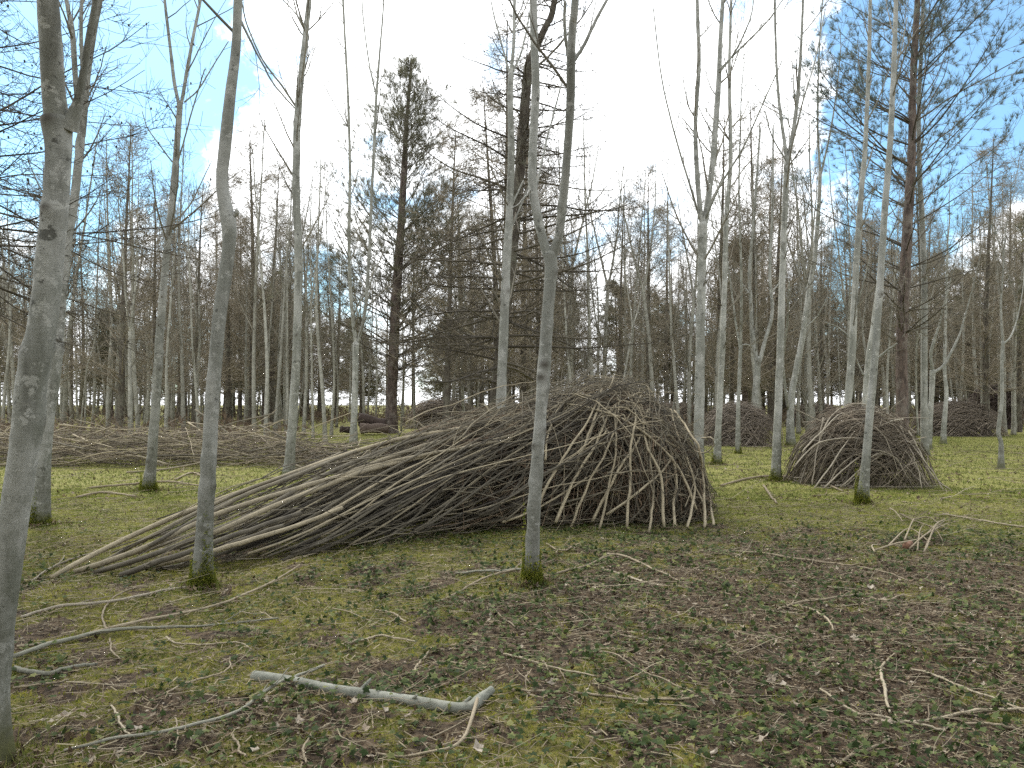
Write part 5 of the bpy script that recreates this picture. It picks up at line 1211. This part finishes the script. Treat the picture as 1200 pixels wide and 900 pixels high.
# little bundle of pale cut sticks at the right
def bundle():
    rng = rg(66); c = gp(1082, 640); root = thing('stick_bundle', c, 'small loose bundle of pale forked sticks on the ground at right', 'stick bundle')
    L = [[(1026, 655), (1050, 650), (1080, 637), (1098, 625), (1107, 612)], [(1040, 645), (1065, 630), (1090, 640)], [(1083, 655), (1090, 640), (1100, 625), (1106, 616)], [(1075, 650), (1078, 632), (1082, 622)], [(1055, 605), (1072, 618), (1095, 632), (1105, 640)], [(1060, 640), (1070, 625), (1073, 615)], [(1043, 598), (1050, 610), (1058, 616)], [(1085, 652), (1096, 632), (1108, 625)], [(1066, 648), (1085, 641), (1110, 618)], [(1025, 655), (1022, 648), (1032, 644)], [(1070, 614), (1088, 612), (1104, 622)]]
    for k, l in enumerate(L):
        S = spline(np.array([gp(u, v, 0.02 + 0.10 * math.sin(j / (len(l) - 1) * 2.6 + .3) * rng.uniform(.4, 1.2)) for j, (u, v) in enumerate(l)]), 16)
        Tubes().add(S, np.linspace(0.009, 0.005, 16), 7, [.3 + .5 * rng.random()], True).obj('stick', M['fallen'], root, c)
bundle()
p = gp(1066, 646); log('short red-brown cut log under the loose stick bundle', p + np.array([-.05, -.03, .05]), p + np.array([.07, .12, .055]), 0.036, M['cut'], 301, 'cut_log')

# ------------------------------------------------------------------ ground cover
def scatter_pts(n, y0, y1, rng, power=1.0, pad=1.3):
    """Points over the strip of ground in view; power>1 puts more of them near."""
    t = rng.random(n) ** power
    y = np.sqrt(y0 ** 2 + t * (y1 ** 2 - y0 ** 2)); x = rng.uniform(-1, 1, n) * (0.66 * y + pad)
    return x, y
def stamp(tv, tt, P, yaw, tilt, tdir, sc, rnd):
    """Copies of a template laid on points with turn, tilt and size; verts, tris, rnd."""
    n = len(P); k = len(tv)
    c, s = np.cos(yaw), np.sin(yaw)
    V = np.broadcast_to(tv, (n, k, 3)) * sc[:, None, None]
    x, y, z = V[..., 0], V[..., 1], V[..., 2]
    ct, st = np.cos(tilt)[:, None], np.sin(tilt)[:, None]
    y, z = y * ct - z * st, y * st + z * ct
    X = x * c[:, None] - y * s[:, None]; Y = x * s[:, None] + y * c[:, None]
    V = np.stack([X, Y, z], -1) + P[:, None]
    return V.reshape(-1, 3), (tt[None] + (np.arange(n) * k)[:, None, None]).reshape(-1, 3), np.repeat(rnd, k)
IVY = np.array([[0, 0, 0], [.42, -.12, .02], [.30, .22, .05], [.46, .50, -.02], [.16, .52, .06], [0, 1.0, -.06], [-.16, .52, .06], [-.46, .50, -.02], [-.30, .22, .05], [-.42, -.12, .02]])
IVT = np.array([[0, 1, 2], [0, 2, 4], [2, 3, 4], [0, 4, 6], [4, 5, 6], [0, 6, 8], [6, 7, 8], [0, 8, 9]])
OAK = np.array([[0, -.5, .05], [.16, -.25, .0], [.28, 0, .10], [.15, .25, .02], [0, .52, .14], [-.17, .22, .0], [-.26, -.02, .12], [-.14, -.28, .02], [0, 0, -.04]])
OAT = np.array([[8, i, (i + 1) % 8] for i in range(8)])
def leaf_bed(name, label, tv, tt, mat, x, y, w, size, rng, tilt_s, lift, cat):
    keep = rng.random(len(x)) < w; x, y = x[keep], y[keep]; n = len(x)
    P = np.stack([x, y, gz(x, y) + lift * rng.random(n) + 0.004], 1)
    sc = size * rng.uniform(0.55, 1.35, n)
    V, T, r = stamp(tv, tt, P, rng.uniform(0, 6.28, n), np.abs(rng.normal(0.1, tilt_s, n)), None, sc, rng.random(n))
    return tag(link(name, mk_mesh(name, V, None, T, {'rnd': r}, False), mat), label, cat, None, 'stuff')
g = rg(31)
x, y = scatter_pts(105000, 2.4, 12, g, 1.15); _, _, iw, _ = zones(x, y)
leaf_bed('ivy', 'low dark green ivy leaves covering the ground before the piles', IVY, IVT, M['ivy'], x, y, iw * 0.9, 0.036, g, 0.6, 0.05, 'ground cover')
x, y = scatter_pts(46000, 2.4, 13, g, 1.2); _, _, _, lw = zones(x, y)
leaf_bed('leaf_litter', 'brown dead leaves and leaf bits strewn over the bare ground', OAK, OAT, M['dead'], x, y, lw * 0.9, 0.042, g, 0.6, 0.02, 'leaf litter')
x, y = scatter_pts(26000, 12, 26, g, 1.0); _, g2, _, _ = zones(x, y)
leaf_bed('leaf_litter', 'pale fallen leaves flecking the grass towards the wood', OAK[:, :], OAT, M['dead'], x, y, 0.22 * np.ones(len(x)), 0.075, g, 0.4, 0.02, 'leaf litter')
BIT = np.array([[-.5, -.2, 0], [.1, -.32, .1], [.5, .1, -.05], [-.1, .34, .08]]); BIQ = np.array([[0, 1, 2], [0, 2, 3]])
x, y = scatter_pts(190000, 2.4, 12, g, 1.3); mw, gw, _, lw = zones(x, y)
leaf_bed('litter', 'small brown crumbs of leaf and bark all over the woodland floor', BIT, BIQ, M['dead'], x, y, np.clip(0.30 + 0.6 * lw - 0.3 * gw - 0.25 * mw, 0, 1), 0.017, g, 0.6, 0.012, 'leaf litter')
x, y = scatter_pts(60000, 2.4, 12, g, 1.3); mw, gw, _, lw = zones(x, y)
STR = np.array([[-.5, -.03, 0], [.5, -.03, .03], [.5, .03, .03], [-.5, .03, 0.02]])
leaf_bed('straw', 'dry straw coloured stalks lying over moss and leaves', STR, BIQ, M['straw'], x, y, 0.55 + 0 * x, 0.075, g, 0.25, 0.03, 'dry stalks')
def blades(name, label, x, y, w, h, wd, rng, mat, cat, lean=0.5):
    keep = rng.random(len(x)) < w; x, y = x[keep], y[keep]; n = len(x)
    P = np.stack([x, y, gz(x, y) - 0.004], 1); hh = h * rng.uniform(0.4, 1.3, n)
    d = unit(np.stack([rng.normal(0, lean, n), rng.normal(0, lean, n), np.ones(n)], 1))
    s = np.stack([rng.normal(0, 1, n), rng.normal(0, 1, n), np.zeros(n)], 1); s = unit(s) * (wd * rng.uniform(.6, 1.3, n))[:, None] * .5
    V = np.stack([P - s, P + s, P + d * hh[:, None]], 1).reshape(-1, 3)
    r = np.clip(1.5 * (fbm(x * 3.5, y * 3.5, 55) - 0.5) + 0.30 + 0.45 * rng.random(n) , 0, 1)
    return tag(link(name, mk_mesh(name, V, None, np.arange(n * 3).reshape(-1, 3), {'rnd': np.repeat(r, 3)}, False), mat), label, cat, None, 'stuff')
x, y = scatter_pts(330000, 2.4, 13, g, 1.25); mw, gw, iw, lw = zones(x, y)
blades('moss', 'yellow green moss cushions between the ivy and the leaves', x, y, np.clip(mw * 1.4, 0.04, 1), 0.026, 0.011, g, M['moss'], 'moss', 0.7)
x, y = scatter_pts(190000, 3.2, 14, g, 1.1); mw, gw, iw, lw = zones(x, y)
blades('grass', 'short yellowish grass blades growing near the brush piles', x, y, np.clip(gw * 0.95 + 0.18 * mw, 0, 1), 0.045, 0.007, g, M['grass'], 'grass', 0.7)
x, y = scatter_pts(150000, 13, 34, g, 1.2); mw, gw, iw, lw = zones(x, y)
blades('grass', 'short grass on the open ground towards the far wood', x, y, np.clip(gw, 0.25, 1), 0.06, 0.022, g, M['grass'], 'grass', 0.8)
# fine twig litter
def twig_litter(n, y0, y1, power, l, r, seed, label, wf):
    rng = rg(seed); x, y = scatter_pts(n, y0, y1, rng, power); _, gw, _, lw = zones(x, y)
    k = rng.random(n) < wf(gw, lw); x, y = x[k], y[k]; n = len(x)
    a = rng.normal(0, 0.9, n); d = np.stack([np.cos(a), np.sin(a), rng.normal(0.02, 0.06, n)], 1)
    P = grow(np.stack([x, y, gz(x, y) + 0.008 + 0.03 * rng.random(n)], 1), d, rng.uniform(*l, n), 4, 0, 0.13, rng)
    P[..., 2] = np.maximum(P[..., 2], gz(P[..., 0], P[..., 1]) + 0.004)
    tag(Tubes().add(P, taper(rng.uniform(*r, n), 4, 0.6), 3, rng.random(n)).obj('twig_litter', M['fallen']), label, 'twig litter', None, 'stuff')
twig_litter(16000, 2.4, 12, 1.25, (0.04, 0.26), (0.0012, 0.0026), 401, 'fine dead twigs scattered over the ivy and brown ground', lambda gw, lw: 0.35 + 0.6 * lw)
twig_litter(1500, 2.4, 13, 1.1, (0.2, 0.7), (0.0018, 0.0038), 402, 'thin loose whips strewn over the near ground', lambda gw, lw: 0.3 + 0.5 * lw)
twig_litter(1600, 12, 26, 1.0, (0.3, 1.1), (0.003, 0.007), 403, 'loose thin branches strewn over the grass towards the wood', lambda gw, lw: 0.55 + 0 * lw)

# pale curled leaves that show singly
def pale_leaves():
    me = []
    for k in range(4):
        rng = rg(500 + k); v = OAK.copy() * np.array([1.25, 1, 1]); v[:, 2] += 0.25 * v[:, 0] ** 2 + rng.normal(0, .05, len(v)) + 0.06
        v[:, :2] *= 1 + rng.normal(0, 0.12, (len(v), 2)); me.append(mk_mesh('dead_leaf', v, None, OAT, {'rnd': np.full(len(v), rng.random())}, False)); me[-1].materials.append(M['pale'])
    spots = [([(52, 848), (75, 846), (98, 845), (62, 852), (163, 862), (230, 872), (300, 842)], 'pale curled dead leaf in the brown litter beside the near left trunk', 'pale leaves beside the near left trunk'),
             ([(415, 832), (450, 838), (480, 847), (428, 858), (350, 852), (300, 888)], 'pale dead leaf lying below the pale fallen log', 'pale leaves below the fallen log'),
             ([(610, 763), (627, 752), (640, 773), (648, 804), (636, 800), (668, 840), (690, 812), (560, 880), (700, 865)], 'whitish dead leaf in the mossy centre right of the fallen log', 'whitish leaves in the centre moss'),
             ([(884, 723), (930, 691), (1000, 748), (1005, 750), (948, 760), (1036, 707), (1020, 690), (1120, 686), (1154, 695)], 'pale dead leaf on the brown ivy ground right of the dome', 'pale leaves on the brown ground'),
             ([(905, 802), (918, 810), (985, 812), (1030, 857), (1040, 856), (838, 890), (905, 858), (872, 877), (895, 875)], 'large pale dead leaf at the bottom right near the forked branches', 'pale leaves at the bottom right')]
    k = 0
    for pts, lb, grp in spots:
        for u, v in pts:
            rng = rg(600 + k); p = gp(u, v, 0.03)
            o = link('dead_leaf', me[k % 4], None, None, p); s = rng.uniform(0.05, 0.08); o.scale = (s, s, s * 1.1); o.rotation_euler = (rng.normal(0, .35), rng.normal(0, .35), rng.uniform(0, 6.28))
            tag(o, lb, 'leaf', grp); k += 1
pale_leaves()

def foot_litter():
    rng = rg(909); feet = [(gp(u, v), r) for u, v, r in ((-10, 890, .11), (46, 615, .15), (237, 690, .10), (174, 577, .15), (623, 688, .09), (1010, 590, .10), (909, 563, .11), (840, 545, .12), (338, 561, .14), (414, 526, .14))]
    X, Y, Zs = [], [], []
    for c, r in feet:
        n = 420; a = rng.uniform(0, 6.28, n); d = r * (0.9 + rng.exponential(0.8, n))
        X.append(c[0] + np.cos(a) * d); Y.append(c[1] + np.sin(a) * d)
    x, y = np.concatenate(X), np.concatenate(Y)
    blades('grass', 'longer grass tufts growing round the feet of the near trunks', x, y, np.ones(len(x)), 0.085, 0.007, rng, M['grass'], 'grass', 0.45)
    k = rng.random(len(x)) < 0.35
    leaf_bed('leaf_litter', 'brown leaves caught against the feet of the near trunks', OAK, OAT, M['dead'], x[k], y[k], np.ones(k.sum()), 0.045, rng, 0.7, 0.05, 'leaf litter')
foot_litter()
